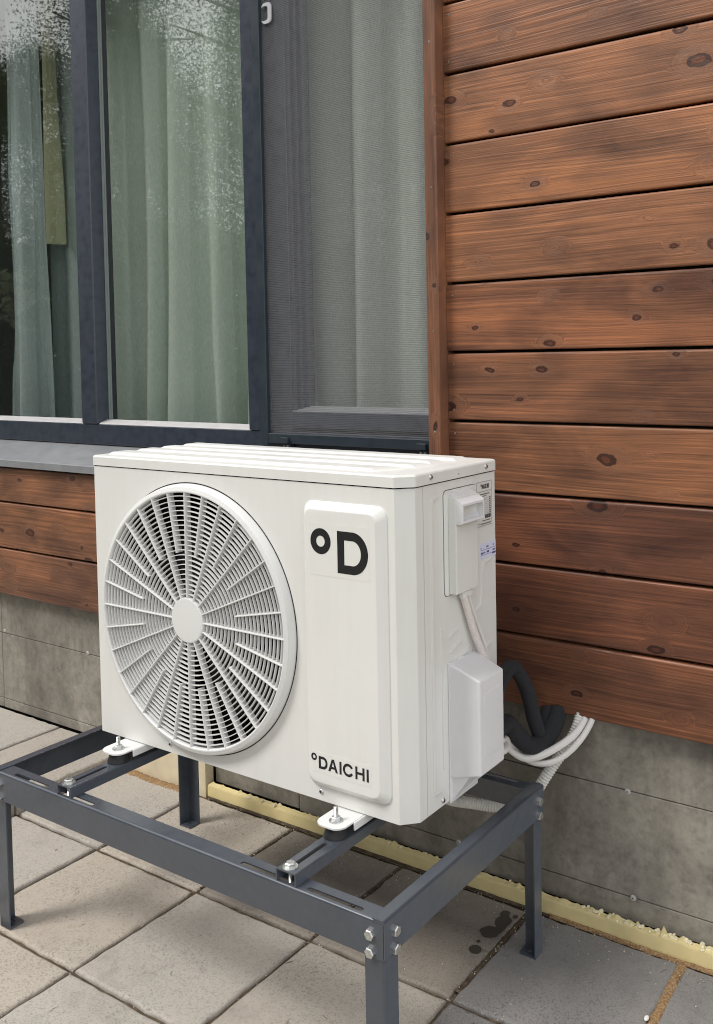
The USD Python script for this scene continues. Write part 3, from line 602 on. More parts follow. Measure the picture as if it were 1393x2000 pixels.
# room
rm = thing('room', kind='structure')
obj('back_wall', bx(-2.5, 2.5, 3.4, 3.5, .5, 2.75), ROOM, rm, smooth=False)
obj('left_wall', bx(-2.6, -2.5, .561, 3.5, .5, 2.75), ROOM, rm, smooth=False)
obj('right_wall', bx(2.5, 2.6, .561, 3.5, .5, 2.75), ROOM, rm, smooth=False)
obj('ceiling', bx(-2.6, 2.6, .48, 3.5, 2.751, 2.85), ROOM, rm, smooth=False)
obj('room_floor', bx(-2.6, 2.6, .561, 3.5, .44, .499), ROOMF, rm, smooth=False)
obj('inner_front_wall', cat(bx(-2.5, -1.80, .672, .70, .5, 2.75), bx(.600, 2.5, .672, .70, .5, 2.75), bx(-1.8, .6, .672, .70, .5, .90), bx(-1.8, .6, .672, .70, 2.61, 2.75)), ROOM, rm, smooth=False)
def curtain(x0, x1, y0, folds, seed, flare=0.03, z0=.80, z1=2.58, amp=.042):
    nx, nz = 220, 50
    X = np.linspace(0, 1, nx); Z = np.linspace(z0, z1, nz)
    u, zz = np.meshgrid(X, Z)
    low = 1 - (zz - z0) / (z1 - z0)
    ph = u * folds * 2 * PI + 1.9 * (meshkit.fbm(np.stack([u * 3.1 + seed, zz * .55, zz * 0 + seed * 2.3], -1), 3, seed) - .5) * 2
    f = np.sin(ph); f = np.where(f > 0, np.abs(f) ** .6, -np.abs(f) ** 1.3)
    y = y0 + amp * (.55 + .6 * low) * f + .016 * (meshkit.fbm(np.stack([u * 9, zz * 1.2, u * 0 + seed], -1), 3, seed + 5) - .5)
    x = x0 + (x1 - x0) * u + flare * low * np.sin(ph * .5 + seed) + .010 * np.cos(ph)
    V = np.stack([x, y, zz], -1).reshape(-1, 3); F = []
    idx = np.arange(nx * nz).reshape(nz, nx)
    F = np.stack([idx[:-1, :-1], idx[:-1, 1:], idx[1:, 1:], idx[1:, :-1]], -1).reshape(-1, 4)
    return (V, F)
obj('curtain', curtain(-1.0, -.18, .765, 5.0, 3), SAGE, smooth=True, label='sage green curtain filling the middle window pane', cat='curtain')
obj('curtain', curtain(-.27, .58, .765, 5.2, 8), PALEC, smooth=True, label='pale sage green curtain seen through the insect screen', cat='curtain')
obj('curtain', curtain(-1.52, -1.335, .78, 1.3, 5, .01), GREYC, smooth=True, label='narrow blue grey curtain at the left edge of the left pane', cat='curtain')
obj('curtain', curtain(-1.345, -1.275, .83, .6, 2, .0, 1.62), YELC, smooth=True, label='short yellowish curtain strip hanging in the left pane', cat='curtain')
obj('curtain', curtain(-1.42, -.96, .90, 3.6, 11, .02, amp=.02), GREYC, smooth=True, label='dim curtain deep behind the left pane beside the mullion', cat='curtain')

# ------------------------------------------------------------------ outdoor unit
W, D, H0, HT = .8234, .300, .3836, .984
ac = thing('air_conditioner', 'cream outdoor air conditioner unit with round fan grille on a stand', 'air conditioner', (.41, .15, H0))
FX, FZ = .304, .672
ch = .0257
foot = Polygon([(.004, 0), (W - ch, 0), (W, ch), (W, D - .004), (W - .004, D), (.004, D), (0, D - .004), (0, .004)]).buffer(-.0025).buffer(.0025, quad_segs=4)
body = man(along_z(foot, H0, .9605))
body = body - cyl('y', (FX, -.01, FZ), .2535, .26, 96)
body = body - bx(W - .0015, W + .01, .0475, .0490, H0 - .01, .97) - bx(.8, .85, .0480, .0484, H0 - .01, .97)
casing = obj('casing', body, WHITE, ac, smooth=28)
lidp = foot.buffer(.0018, quad_segs=3)
lid = man(along_z(lidp, .9628, .9805)) + man(cat(hull(np.array([(x, y, zz) for o, zz in ((0, .9805), (.0022, .9830), (.0045, .9838)) for x, y in lidp.buffer(-o - .00001).exterior.coords]))))
lid = lid - cyl('x', (W - .003, .162, .9700), .0018, .02, 12)
lidpath = obj('top_cover', lid, WHITE, ac, smooth=28)
obj('lid_gap', along_z(foot.buffer(-.0012), .9600, .9640), DARK, ac, smooth=False)
def lidrib(x0, x1, y0, y1, sk):
    b, t = .9836, .9885
    return hull([(x0, y0, b), (x0 + .0, y1, b), (x1, y0, b), (x1 - sk, y1, b), (x0 + .009, y0 + .007, t), (x0 + .009, y1 - .007, t), (x1 - .012, y0 + .007, t), (x1 - sk - .012, y1 - .007, t)])
for x0, x1, y0, y1, sk in ((.012, .735, .030, .082, -.030), (.012, .770, .104, .150, -.012), (.012, .760, .170, .214, 0), (.012, .775, .234, .282, 0)):
    obj('pressed_rib', lidrib(x0, x1, y0, y1, sk), WHITE, lidpath, smooth=25)
def panscrew(axis, c, parent, r=.0052):
    s_ = 1 if axis == 'x' else -1
    pr = [(0.0001, 0), (r, 0), (r * .92, .0012 * s_), (r * .6, .0028 * s_), (0.0001, .0034 * s_)]
    p = obj('screw', lathe(pr, 18, c, axis), ZINC, parent, smooth=35)
    t = np.array(c, float); t['xyz'.index(axis)] += s_ * .0031
    if axis == 'x': g = cat(bx(t[0], t[0] + .0005, t[1] - .0026, t[1] + .0026, t[2] - .0005, t[2] + .0005), bx(t[0], t[0] + .0005, t[1] - .0005, t[1] + .0005, t[2] - .0026, t[2] + .0026))
    else: g = cat(bx(t[0] - .0026, t[0] + .0026, t[1] - .0005, t[1], t[2] - .0005, t[2] + .0005), bx(t[0] - .0005, t[0] + .0005, t[1] - .0005, t[1], t[2] - .0026, t[2] + .0026))
    obj('cross_slot', g, DARK, p, smooth=False)
panscrew('x', (W + .0018, .0704, .9745), lidpath); panscrew('x', (W + .0018, .2598, .9735), lidpath)
panscrew('y', (.2233, 0, .4011), ac); panscrew('y', (.6245, 0, .4006), ac)
panscrew('x', (W, .0978, .3930), ac)
# raised front panel with lettering
base = rrect(.5985, .7830, .412, .9300, .020); top = rrect(.6090, .7665, .4245, .9165, .014)
P = [(x, 0.001, zz) for x, zz in base.exterior.coords] + [(x, -.003, zz) for x, zz in base.buffer(-.0008).exterior.coords]
P += [(x, -.0115, zz) for x, zz in top.buffer(.0028).exterior.coords] + [(x, -.0132, zz) for x, zz in top.buffer(.001).exterior.coords] + [(x, -.0138, zz) for x, zz in top.buffer(-.0015).exterior.coords]
fp = obj('front_panel', hull(P), WHITE, ac, smooth=25)
YFP = -.0138
obj('clear_sticker', on_front(rrect(.6195, .7545, .8000, .8930, .001), YFP - .00025, .0003), STICKER, fp, smooth=False)
obj('clear_sticker', on_front(rrect(.6195, .7490, .4420, .4800, .001), YFP - .00025, .0003), STICKER, fp, smooth=False)
def ring(cx, cz, ro, ri): return Point(cx, cz).buffer(ro, quad_segs=24).difference(Point(cx, cz).buffer(ri, quad_segs=24))
def letterD(x0, x1, z0, z1, t):
    h = z1 - z0; r = h / 2
    o = unary_union([sbox(x0, z0, x1 - r * .92, z1), affinity.scale(Point(0, 0).buffer(1, quad_segs=32), r * .92, r).buffer(0) if False else affinity.translate(affinity.scale(Point(0, 0).buffer(1, quad_segs=32), r * .92, r), x1 - r * .92, (z0 + z1) / 2)]).intersection(sbox(x0, z0, x1, z1))
    ri = r - t
    i = unary_union([sbox(x0 + t, z0 + t, x1 - r * .92, z1 - t), affinity.translate(affinity.scale(Point(0, 0).buffer(1, quad_segs=32), r * .92 - t, ri), x1 - r * .92, (z0 + z1) / 2)]).intersection(sbox(x0 + t, z0 + t, x1 - t, z1 - t))
    return o.difference(i)
YL = YFP - .0003 - .0003
logo = obj('logo', on_front(ring(.6463, .8610, .0230, .0098), YL, .0005), BLACK, fp, smooth=False)
obj('letter', on_front(letterD(.6842, .7512, .8088, .8826, .0152), YL, .0005), BLACK, logo, smooth=False)
def word(x0, z0, h, wscale=1.0, t=.0046):
    """the word of the maker with its small ring, as (y or x, z) polygons; letters run along the first axis."""
    k = h / .0225
    def X(u): return x0 + u * k * wscale
    def Zz(u): return z0 + u * k
    t = t * k; out = []
    rr = .0066 * k
    out.append(affinity.translate(affinity.scale(ring(0, 0, rr, rr * .48), wscale, 1), X(.0028) + 0, Zz(.0190)))
    out.append(letterD(X(.0138), X(.0339), Zz(0), Zz(.0225), t))
    a0, a1 = X(.0355), X(.0572); am = (a0 + a1) / 2; hh = .0225 * k
    A_ = Polygon([(a0, Zz(0)), (a0 + t * 1.06, Zz(0)), (am, Zz(0) + hh * .78), (a1 - t * 1.06, Zz(0)), (a1, Zz(0)), (am + t * .55, Zz(.0225)), (am - t * .55, Zz(.0225))])
    out.append(A_.union(sbox(a0 + t * .9, Zz(.0052), a1 - t * .9, Zz(.0052) + t * .85)))
    out.append(sbox(X(.0612), Zz(0), X(.0612) + t, Zz(.0225)))
    c = Point(0, 0).buffer(1, quad_segs=24); ci = (X(.0692) + X(.0922)) / 2; rx = (X(.0922) - X(.0692)) / 2
    C = affinity.translate(affinity.scale(c, rx * 1.03, .01165 * k), ci, Zz(.01125)).difference(affinity.translate(affinity.scale(c, rx * 1.03 - t, .01165 * k - t), ci, Zz(.01125)))
    C = C.difference(Polygon([(ci, Zz(.01125)), (ci + rx * 2, Zz(.01125) + .0125 * k), (ci + rx * 2, Zz(.01125) - .0125 * k)]))
    out.append(C)
    out.append(unary_union([sbox(X(.0966), Zz(0), X(.0966) + t, Zz(.0225)), sbox(X(.1168) - t, Zz(0), X(.1168), Zz(.0225)), sbox(X(.0966), Zz(.0092), X(.1168), Zz(.0092) + t * .9)]))
    out.append(sbox(X(.1213), Zz(0), X(.1213) + t, Zz(.0225)))
    return out
nm = None
for q in word(.6182, .4505, .0225):
    if nm is None: nm = obj('wordmark', on_front(q, YL, .0005), BLACK, fp, smooth=False)
    else: obj('letter', on_front(q, YL, .0005), BLACK, nm, smooth=False)
# fan grille
RG = .2525
rim = [(.2685, .001), (.2682, -.003), (.2648, -.0150), (.2632, -.0170), (.2560, -.0196), (.2540, -.0194), (.2526, -.0175), (.2512, -.006), (.2512, .006), (.2560, .006), (.2560, .001)]
gr = obj('fan_grille', lathe(rim, 160, (FX, 0, FZ)), PLASTIC, ac, smooth=24)
obj('grille_groove', lathe([(.2708, .0006), (.2708, -.0006), (.2690, -.0006), (.2690, .0006)], 160, (FX, 0, FZ)), DARK, gr, smooth=30)
obj('hub', lathe([(.0001, -.0205), (.0415, -.0205), (.0440, -.0195), (.0448, -.0172), (.0448, .004), (.0001, .004)], 64, (FX, 0, FZ)), PLASTIC, gr, smooth=35)
NR = 21
for i in range(NR):
    r = .0515 + (.2455 - .0515) * i / (NR - 1)
    t = .00085
    obj('ring_bar', lathe([(r + t, -.0150), (r + t * .6, -.0162), (r - t * .6, -.0162), (r - t, -.0150), (r - t * 1.1, -.0104), (r + t * 1.1, -.0104)], 96, (FX, 0, FZ)), PLASTIC, gr, smooth=40)
for i in range(32):
    a = PI / 2 + i * 2 * PI / 32
    r0, r1 = (.0435, .2530) if i % 2 == 0 else (.1340, .2530)
    sp = hull([(x, y, s_ * w_) for x in (r0, r1) for (y, w_) in ((-.0195, .0008), (-.0185, .0013), (-.0045, .0017)) for s_ in (-1, 1)])
    sp = sp.rotate((0, -math.degrees(a), 0)).translate((FX, 0, FZ))
    obj('spoke', sp, PLASTIC, gr, smooth=20)
# fan duct and fan
obj('fan_duct', lathe([(.2530, .0005), (.2530, .245), (.0001, .245), (.0001, .235), (.2450, .235), (.2490, .0005)], 72, (FX, 0, FZ)), DARK, ac, smooth=35)
fan = obj('fan', lathe([(.0001, .055), (.045, .055), (.052, .062), (.052, .13), (.0001, .13)], 40, (FX, 0, FZ)), FANMAT, ac, smooth=35)
for b in range(3):
    V, F = [], []
    nu, nv = 12, 10
    for s_ in (0, 1):
        for i in range(nu):
            for j in range(nv):
                r = .05 + (.232 - .05) * i / (nu - 1); v = j / (nv - 1)
                a = b * 2 * PI / 3 + .35 + (v - .5) * (1.45 - .25 * i / nu) + .5 * (i / nu) ** 1.5
                y = .062 + .060 * (1 - v) + .004 * math.sin(v * PI) + s_ * .0025
                V.append((FX + r * math.cos(a), y, FZ + r * math.sin(a)))
    for i in range(nu - 1):
        for j in range(nv - 1):
            a0 = i * nv + j; F += [(a0, a0 + 1, a0 + nv + 1), (a0, a0 + nv + 1, a0 + nv)]
            b0 = a0 + nu * nv; F += [(b0, b0 + nv + 1, b0 + 1), (b0, b0 + nv, b0 + nv + 1)]
    obj('blade', (V, F), FANMAT, fan, smooth=True)
obj('motor_mount', cat(bx(FX - .02, FX + .02, .14, .16, FZ - .24, FZ + .24), bx(FX + .06, FX + .075, .14, .16, FZ - .2, FZ + .2)), FANMAT, ac, smooth=False)
# pressed side details
def srib(pts, w=.006, h=.0022):
    ms = []
    for a, b in zip(pts[:-1], pts[1:]):
        P = []
        for (y, zz) in (a, b):
            for k in range(12):
                c, s_ = math.cos(k * PI / 6), math.sin(k * PI / 6)
                P += [(W - .001, y + c * w, zz + s_ * w), (W + h * .75, y + c * w * .72, zz + s_ * w * .72), (W + h, y + c * w * .45, zz + s_ * w * .45)]
        ms.append(hull(P))
    r = ms[0]
    for q in ms[1:]: r = r + q
    return r
for pts, w in (([(.092, .938), (.076, .934), (.0735, .92), (.070, .425), (.074, .414), (.090, .412)], .0045), ([(.128, .681), (.152, .689)], .004), ([(.128, .652), (.165, .664)], .004), ([(.128, .627), (.19, .642)], .0035), ([(.236, .622), (.27, .632)], .004),
               ([(.275, .795), (.250, .790), (.245, .775), (.243, .735), (.236, .712), (.210, .700)], .004), ([(.100, .70), (.100, .45)], .002)):
    obj('pressed_rib', srib(pts, w), WHITE, casing, smooth=35)
# recess outline round the handle
ro = rrect(.1105, .2250, .7540, .9455, .010)
obj('recess_line', on_side(ro.difference(ro.buffer(-.0011)), W - .0004, .0006), DARK, casing, smooth=False)
obj('recess_panel', on_side(ro.buffer(-.0013), W - .001, .0022), WHITE, casing, smooth=False)
# handle and cable cover
cv = rbox(W + .001, .8418, .1245, .2010, .7575, .9330, .003)
hood = hull([(x, y, zz) for (x, zz) in ((W, .9380), (.8290, .9370), (.8505, .9245), (.8549, .9210), (.8549, .8868), (.8525, .8850), (W, .8830)) for y in (.1255, .2020)])
hood = hood - bx(.8300, .87, .1300, .1970, .8912, .9170)
hood = hood + hull([(.8302, .1300, .9170), (.8302, .1970, .9170), (.8302, .1300, .8930), (.8302, .1970, .8930), (.8460, .1300, .8912), (.8460, .1970, .8912), (.8290, .1300, .8912), (.8290, .1970, .8912)]).trim_by_plane((1, 0, 0), .8285)
hc = obj('handle_cover', cv, WHITE, ac, smooth=30)
obj('grip', hood, COVERP, hc, smooth=25)
obj('cable_collar', cbox(.8290, .8400, .150, .182, .7450, .7585, .002), WHITE, hc)
obj('clip', cbox(W + .001, .8330, .2012, .2065, .770, .790, .001), WHITE, hc)
# valve cover
def vcover():
    P = []
    for (x, y0, y1, z0, z1, r) in ((W + .002, .119, .213, .4395, .6290, .004), (.8720, .1195, .2095, .4395, .6190, .006)):
        pass
    s_ = trimesh.creation.uv_sphere(radius=.005, count=[8, 12]).vertices
    P = [s_ + c for c in ((W + .005, .124, .628), (W + .005, .206, .628), (.8833, .1255, .607), (.8833, .2030, .607), (.8833, .1255, .4440), (.8833, .2030, .4440), (W + .005, .124, .4300), (W + .005, .206, .4300))]
    return hull(np.vstack(P))
vc = obj('valve_cover', vcover(), COVERP, ac, smooth=30)
obj('cover_skirt', cat(cbox(W + .0005, .8265, .118, .2135, .3790, .6340, .0008), hull([(W + .001, .1260, .432), (W + .001, .205, .432), (.866, .1260, .4385), (.866, .205, .4385), (W + .001, .1260, .3860), (W + .001, .205, .3950), (.8290, .1260, .3860), (.8290, .205, .3950)])), COVERP, vc, smooth=25)
obj('raised_field', cbox(.8878, .8890, .136, .197, .470, .585, .0008), COVERP, vc)
hm = obj('screw', lathe([(0.0001, .0004), (.004, .0), (.0048, -.002), (.0001, -.0022)], 16, (.8440, .150, .6225), 'z'), ZINC, vc, smooth=35)
# labels on the side
X0 = W + .0003
lb = obj('rating_label', on_side(span(.2265, .2830, .8580, .9455), W - .0001, .0004), LABELW, ac, smooth=False)
lines = [on_side(span(.2270, .2825, zz, zz + .0006), X0, .0003) for zz in (.9448, .9262, .8655, .8610)]
lines += [on_side(span(.2270, .2275, .8655, .945), X0, .0003), on_side(span(.2820, .2825, .8655, .945), X0, .0003)]
lines += [on_side(span(.2360, .2740, .9205, .9222), X0, .0003), on_side(span(.2480, .2620, .9168, .9182), X0, .0003)]
for i in range(11):
    zz = .9125 - i * .0036
    lines += [on_side(span(.2380, .2790, zz, zz + .0003), X0, .0003), on_side(span(.2735, .2790, zz + .0006, zz + .0021), X0, .0003), on_side(span(.2380, .2380 + rng.uniform(.006, .02), zz + .0006, zz + .0020), X0, .0003)]
b0 = .2570
for i in range(14):
    w_ = rng.choice([.0005, .0009, .0013]); lines.append(on_side(span(b0, b0 + w_, .8745, .8815), X0, .0003)); b0 += w_ + rng.choice([.0005, .0008])
lines += [on_side(span(.2460, .2760, .8700, .8714), X0, .0003), on_side(span(.2420, .2780, .8640, .8649), X0, .0003)]
obj('fine_print', cat(*lines), INKB, lb, smooth=False)
obj('maker_name', cat(*[on_side(q, X0, .0003) for q in word(.2425, .9315, .0085, .62, .0050)]), BLACK, lb, smooth=False)
sl = obj('service_label', on_side(span(.2380, .2965, .7985, .8270), W - .0001, .0004), LABELB, ac, smooth=False)
lines = [on_side(span(.2390, .2950, .8145, .8151), X0, .0003), on_side(span(.2390, .2950, .8050, .8056), X0, .0003)]
for (a, b, zz) in ((.2395, .2420, .8170), (.2600, .2680, .8185), (.2850, .2890, .8185), (.2400, .2500, .8075), (.2520, .2560, .8085), (.2620, .2700, .8080), (.2840, .2940, .8085), (.2820, .2950, .8025)):
    x_ = a
    while x_ < b: w_ = rng.uniform(.0008, .0018); lines.append(on_side(span(x_, min(x_ + w_, b), zz, zz + rng.uniform(.0018, .0034)), X0, .0003)); x_ += w_ + .0006
obj('fine_print', cat(*lines), INKP, sl, smooth=False)
# mounting feet of the unit
for fx in (.690, .110):
    pl_ = rrect(fx - .030, fx + .030, -.066, .030, .020)
    ft = obj('mounting_foot', man(along_z(pl_, .3788, .3816)) + cbox(fx + .0305, fx + .0345, -.030, .03, .3670, .3816, .001) , PLASTIC, ac, smooth=30)
    for rx, ry in ((.300, .0),):
        pass
    obj('mounting_foot', man(along_z(rrect(fx - .030, fx + .030, .27, .345, .018), .3788, .3816)), PLASTIC, ac, smooth=30)
obj('base_pan', along_z(foot.buffer(-.006), H0 - .0030, H0 + .002), DARK, ac, smooth=False)

# ------------------------------------------------------------------ steel stand
SX0, SX1, SY0, SY1, SZ, BH, T = -.128, .894, -.1747, .352, .3349, .0594, .0025
st = thing('steel_stand', 'anthracite steel stand on four legs carrying the cream unit', 'stand', (.38, .09, 0))
def Lprof(a0, b0, sa, sb, la, lb, t=T, r=.0055):
    """L section: outer corner at (a0, b0); legs run la along +sa (first axis) and lb along +sb; rounded bend."""
    o = sbox(0, 0, la, lb).difference(sbox(t, t, la + 1, lb + 1))
    o = o.buffer(-.0005).buffer(.0005, quad_segs=2)
    cutc = sbox(0, 0, r, r).difference(Point(r, r).buffer(r, quad_segs=8)); o = o.difference(cutc)
    return affinity.translate(affinity.scale(o, sa, sb, origin=(0, 0)), a0, b0)
def slot(x0, x1, y, w, z0=.30, z1=.40): return m3.Manifold.hull(m3.Manifold.batch_hull([cyl('z', (x0 + w, y, z0), w, z1 - z0, 16), cyl('z', (x1 - w, y, z0), w, z1 - z0, 16)]))
def slot_y(y0, y1, x, w, z0=.33, z1=.40): return m3.Manifold.batch_hull([cyl('z', (x, y0 + w, z0), w, z1 - z0, 16), cyl('z', (x, y1 - w, z0), w, z1 - z0, 16)])
fb = man(along_x(Lprof(SY0, SZ, 1, -1, .034, BH), SX0, SX1 - .0035))
for a, b in ((-.063, .048), (.080, .193), (.5846, .700), (.732, .8443)): fb = fb - slot(a, b, -.1625, .0045)
obj('front_beam', fb, STEEL, st, smooth=25)
rb = man(along_x(Lprof(SY1, SZ, -1, -1, .034, BH), SX0 + .0035, SX1 - .0035))
for a, b in ((-.063, .048), (.080, .193), (.5846, .700), (.732, .8443)): rb = rb - slot(a, b, SY1 - .0125, .0045)
obj('rear_beam', rb, STEEL, st, smooth=25)
obj('side_beam', man(along_y(Lprof(SX1, SZ + .0027, -1, -1, .024, BH), SY0 + .0002, SY1)), STEEL, st, smooth=25)
obj('side_beam', man(along_y(Lprof(SX0, SZ + .0027, 1, -1, .024, BH), SY0 + .0035, SY1)), STEEL, st, smooth=25)
for (cx_, cy_, sa, sb) in ((SX1 - .0032, SY0 + .0030, -1, 1), (SX0 + .0030, SY0 + .0030, 1, 1), (SX1 - .0032, SY1 - .0030, -1, -1), (SX0 + .0030, SY1 - .0030, 1, -1)):
    prof = Lprof(cx_, cy_, sa, sb, .038, .034, .003)
    xa, xb = sorted((cx_ + sa * .0035, cx_ + sa * .037)); ya, yb = sorted((cy_ + sb * .0035, cy_ + sb * .033))
    fp_ = (xa, xb, ya, yb); hc_ = ((xa + xb) / 2, (ya + yb) / 2)
    lg = obj('leg', man(along_z(prof, 0.0005, SZ - .004)), STEEL, st, smooth=25)
    obj('foot_plate', man(along_z(rrect(*fp_, .002), .0006, .0042)) - cyl('z', (hc_[0], hc_[1], -.01), .0045, .04, 16), STEEL, lg, smooth=25)
for zz in (.3113, .2833):
    for x in (.8668, -.0985): obj('frame_bolt', hexbolt('y', (x, SY0, zz), .0088, .0062, -1), ZINC, st, smooth=20)
    for y in (-.1485, .331): obj('frame_bolt', hexbolt('x', (SX1, y, zz), .0088, .0062, 1), ZINC, st, smooth=20)
for x in (.6936, .1130):
    w2, h2 = .0215, .0215
    u = sbox(x - w2, SZ + .0002, x + w2, SZ + h2).difference(sbox(x - w2 + T, SZ - .1, x + w2 - T, SZ + h2 - T))
    for sx in (-1, 1):
        cc = sbox(0, 0, .004, .004).difference(Point(0, 0).buffer(.004, quad_segs=6)); cc = affinity.translate(affinity.scale(cc, sx, 1, origin=(0, 0)), x + sx * (w2 - .004), SZ + h2 - .004); u = u.difference(cc)
    c_ = man(along_y(u, -.1720, .345)) - slot_y(-.166, -.072, x, .0045) - slot_y(.25, .33, x, .0045)
    chn = obj('cross_channel', c_, STEEL, st, smooth=25)
    by = -.1590
    bo = obj('channel_bolt', hexbolt('z', (x - .001, by, SZ + h2), .0088, .0068, 1, .0128), ZINC, chn, smooth=20)
    zsh = np.arange(SZ - .02, SZ + h2, .00045)
    obj('threaded_shank', tube(np.column_stack([0 * zsh + x - .001, 0 * zsh + by, zsh]), np.where(np.arange(len(zsh)) % 4 < 2, .0036, .0041), 10), ZINC, bo, smooth=False)
    for my in (-.041, .305):
        ru = obj('rubber_mount', lathe([(.0001, SZ + h2), (.0225, SZ + h2), (.0225, SZ + h2 + .003), (.0175, SZ + h2 + .0165), (.0165, SZ + h2 + .0205), (.0001, SZ + h2 + .0205)], 36, (x - .002, my, 0), 'z'), RUBBER, st, smooth=35)
        if my < 0:
            mb = obj('mount_nut', hexbolt('z', (x - .002, my, .3817), .0082, .0066, 1, .0125), ZINC, ru, smooth=20)
            zsh = np.arange(.388, .4065, .00042)
            obj('threaded_shank', tube(np.column_stack([0 * zsh + x - .002, 0 * zsh + my, zsh]), np.where(np.arange(len(zsh)) % 4 < 2, .0037, .0042), 12), ZINC, mb, smooth=False)
            obj('mount_washer', cyl('z', (x - .002, my, SZ + h2 + .0206), .0135, .0014, 24), ZINC, ru)

# ------------------------------------------------------------------ pipes, hoses and cables
def run(name, pts, r, m, label, catg, n=120, nseg=16, rough=0.0):
    p, L_ = spline(pts, n)
    rr = r * (1 + rough * (meshkit.fbm(np.column_stack([np.arange(n) * .35, np.zeros(n), np.full(n, 2.)]), 3, 4) - .5))
    return obj(name, tube(p, rr, nseg), m, smooth=True, label=label, cat=catg)
def corrugated(name, pts, r, m, label, catg, pitch=.0062):
    p, L_ = spline(pts, 3); n = int(L_ / pitch * 8); p, L_ = spline(pts, n)
    rr = r * (1 + .075 * np.cos(np.linspace(0, L_, n) / pitch * 2 * PI))
    return obj(name, tube(p, rr, 20), m, smooth=True, label=label, cat=catg)
run('insulated_pipe', [(.858, .205, .535), (.850, .26, .559), (.838, .315, .569), (.832, .355, .556), (.843, .38, .511), (.851, .392, .456), (.857, .402, .420), (.8585, .414, .4035), (.8565, .434, .4075), (.853, .452, .4235), (.849, .466, .4455)], 0.0150, FOAMPIPE, 'thinner black foam insulated pipe arching down from behind the white valve cover', 'pipe', 140, 22, .05)
run('insulated_pipe', [(.856, .205, .478), (.845, .27, .472), (.833, .325, .453), (.838, .352, .422), (.852, .372, .4000), (.865, .398, .3950), (.872, .428, .410), (.873, .452, .428), (.871, .470, .4475)], 0.0180, FOAMPIPE, 'thicker black foam insulated pipe curving up beneath the plank wall', 'pipe', 140, 22, .05)
corrugated('corrugated_hose', [(.918, .474, .450), (.919, .466, .431), (.912, .455, .405), (.896, .440, .373), (.875, .425, .338), (.858, .415, .307), (.836, .412, .274), (.802, .412, .250), (.765, .402, .238), (.724, .385, .240), (.702, .360, .250), (.69, .325, .268), (.685, .29, .30)], .0112, CORR, 'white corrugated drain hose bending from the wall under the unit', 'hose')
run('power_cable', [(.857, .2, .47), (.842, .29, .440), (.825, .36, .392), (.846, .377, .366), (.878, .384, .363), (.910, .402, .376), (.936, .432, .405), (.947, .460, .433), (.949, .474, .4485)], .0060, CABLE, 'outer white power cable looping lowest under the black pipes', 'cable')
run('power_cable', [(.857, .2, .455), (.842, .29, .425), (.824, .352, .389), (.842, .362, .376), (.869, .377, .378), (.899, .402, .394), (.921, .432, .412), (.931, .460, .432), (.934, .474, .4485)], .0075, CABLE, 'inner thicker white cable looping just above the outer one', 'cable')
corrugated('sleeved_cable', [(.8345, .157, .7500), (.8345, .165, .7340), (.8355, .178, .703), (.837, .195, .665), (.840, .213, .630), (.842, .228, .598)], .0068, PINKISH, 'pinkish white sleeved cable dropping from handle cover to valve cover', 'cable', .0035)
run('control_cable', [(.834, .174, .7500), (.833, .186, .726), (.8315, .209, .687), (.8315, .228, .653), (.833, .238, .626), (.835, .243, .600)], .0040, CABLE, 'thin smooth white cable right of the pinkish sleeved one', 'cable')

# ------------------------------------------------------------------ garden seen mirrored in the panes
def leaves(centres, size, seed, elong=1.5):
    r_ = np.random.default_rng(seed); n = len(centres)
    a = r_.normal(size=(n, 3)); a /= np.linalg.norm(a, axis=1)[:, None]; b = np.cross(a, r_.normal(size=(n, 3))); b /= np.linalg.norm(b, axis=1)[:, None]
    s = size * r_.uniform(.6, 1.4, (n, 1))
    V = np.stack([centres - a * s * elong, centres + b * s * .6, centres + a * s * elong, centres - b * s * .6], 1).reshape(-1, 3)
    F = np.arange(4 * n).reshape(n, 4)
    return (V, F)
def crown_points(h, w, nclump, per, seed, base=.22):
    r_ = np.random.default_rng(seed); C = []
    for _ in range(nclump):
        t = base + (1 - base) * r_.random() ** .85; rad = w * math.sin(min(1, (1.06 - t) / (1.06 - base)) * PI * .62) * r_.uniform(.35, 1.0); an = r_.uniform(0, 2 * PI)
        c = np.array([rad * math.cos(an), rad * math.sin(an), t * h]); C.append(c + r_.normal(size=(per, 3)) * (h * .036, h * .036, h * .026))
    return np.vstack(C)
def build_tree(name, label, catg, group, loc, h, w, leaf, lsize, nclump, per, seed):
    t = thing(name, label, catg, loc, group)
    o = np.array(loc, float); r_ = np.random.default_rng(seed)
    zz = np.linspace(0, h * .93, 14); pth = np.column_stack([.02 * h * np.sin(zz * .9 + seed), .02 * h * np.cos(zz * .7 + seed) - .02 * h, zz])
    tr = obj('trunk', tube(o + pth, np.interp(zz, [0, h], [.022 * h, .003 * h]), 9), BARK, t, smooth=True)
    for i in range(16):
        k = r_.uniform(.25, .9) * h; an = r_.uniform(0, 2 * PI); l = w * r_.uniform(.5, .95)
        p0 = np.array([np.interp(k, zz, pth[:, 0]), np.interp(k, zz, pth[:, 1]), k]); u = np.linspace(0, 1, 5)[:, None]
        obj('limb', tube(o + p0 + u * (math.cos(an) * l, math.sin(an) * l, l * .45) + u ** 2 * (0, 0, -.1 * l), np.linspace(.008 * h * .7, .0015 * h, 5), 6), BARK, tr, smooth=True)
    obj('crown', leaves(o + crown_points(h, w, nclump, per, seed), lsize, seed + 1), leaf, t, smooth=False)
    return t
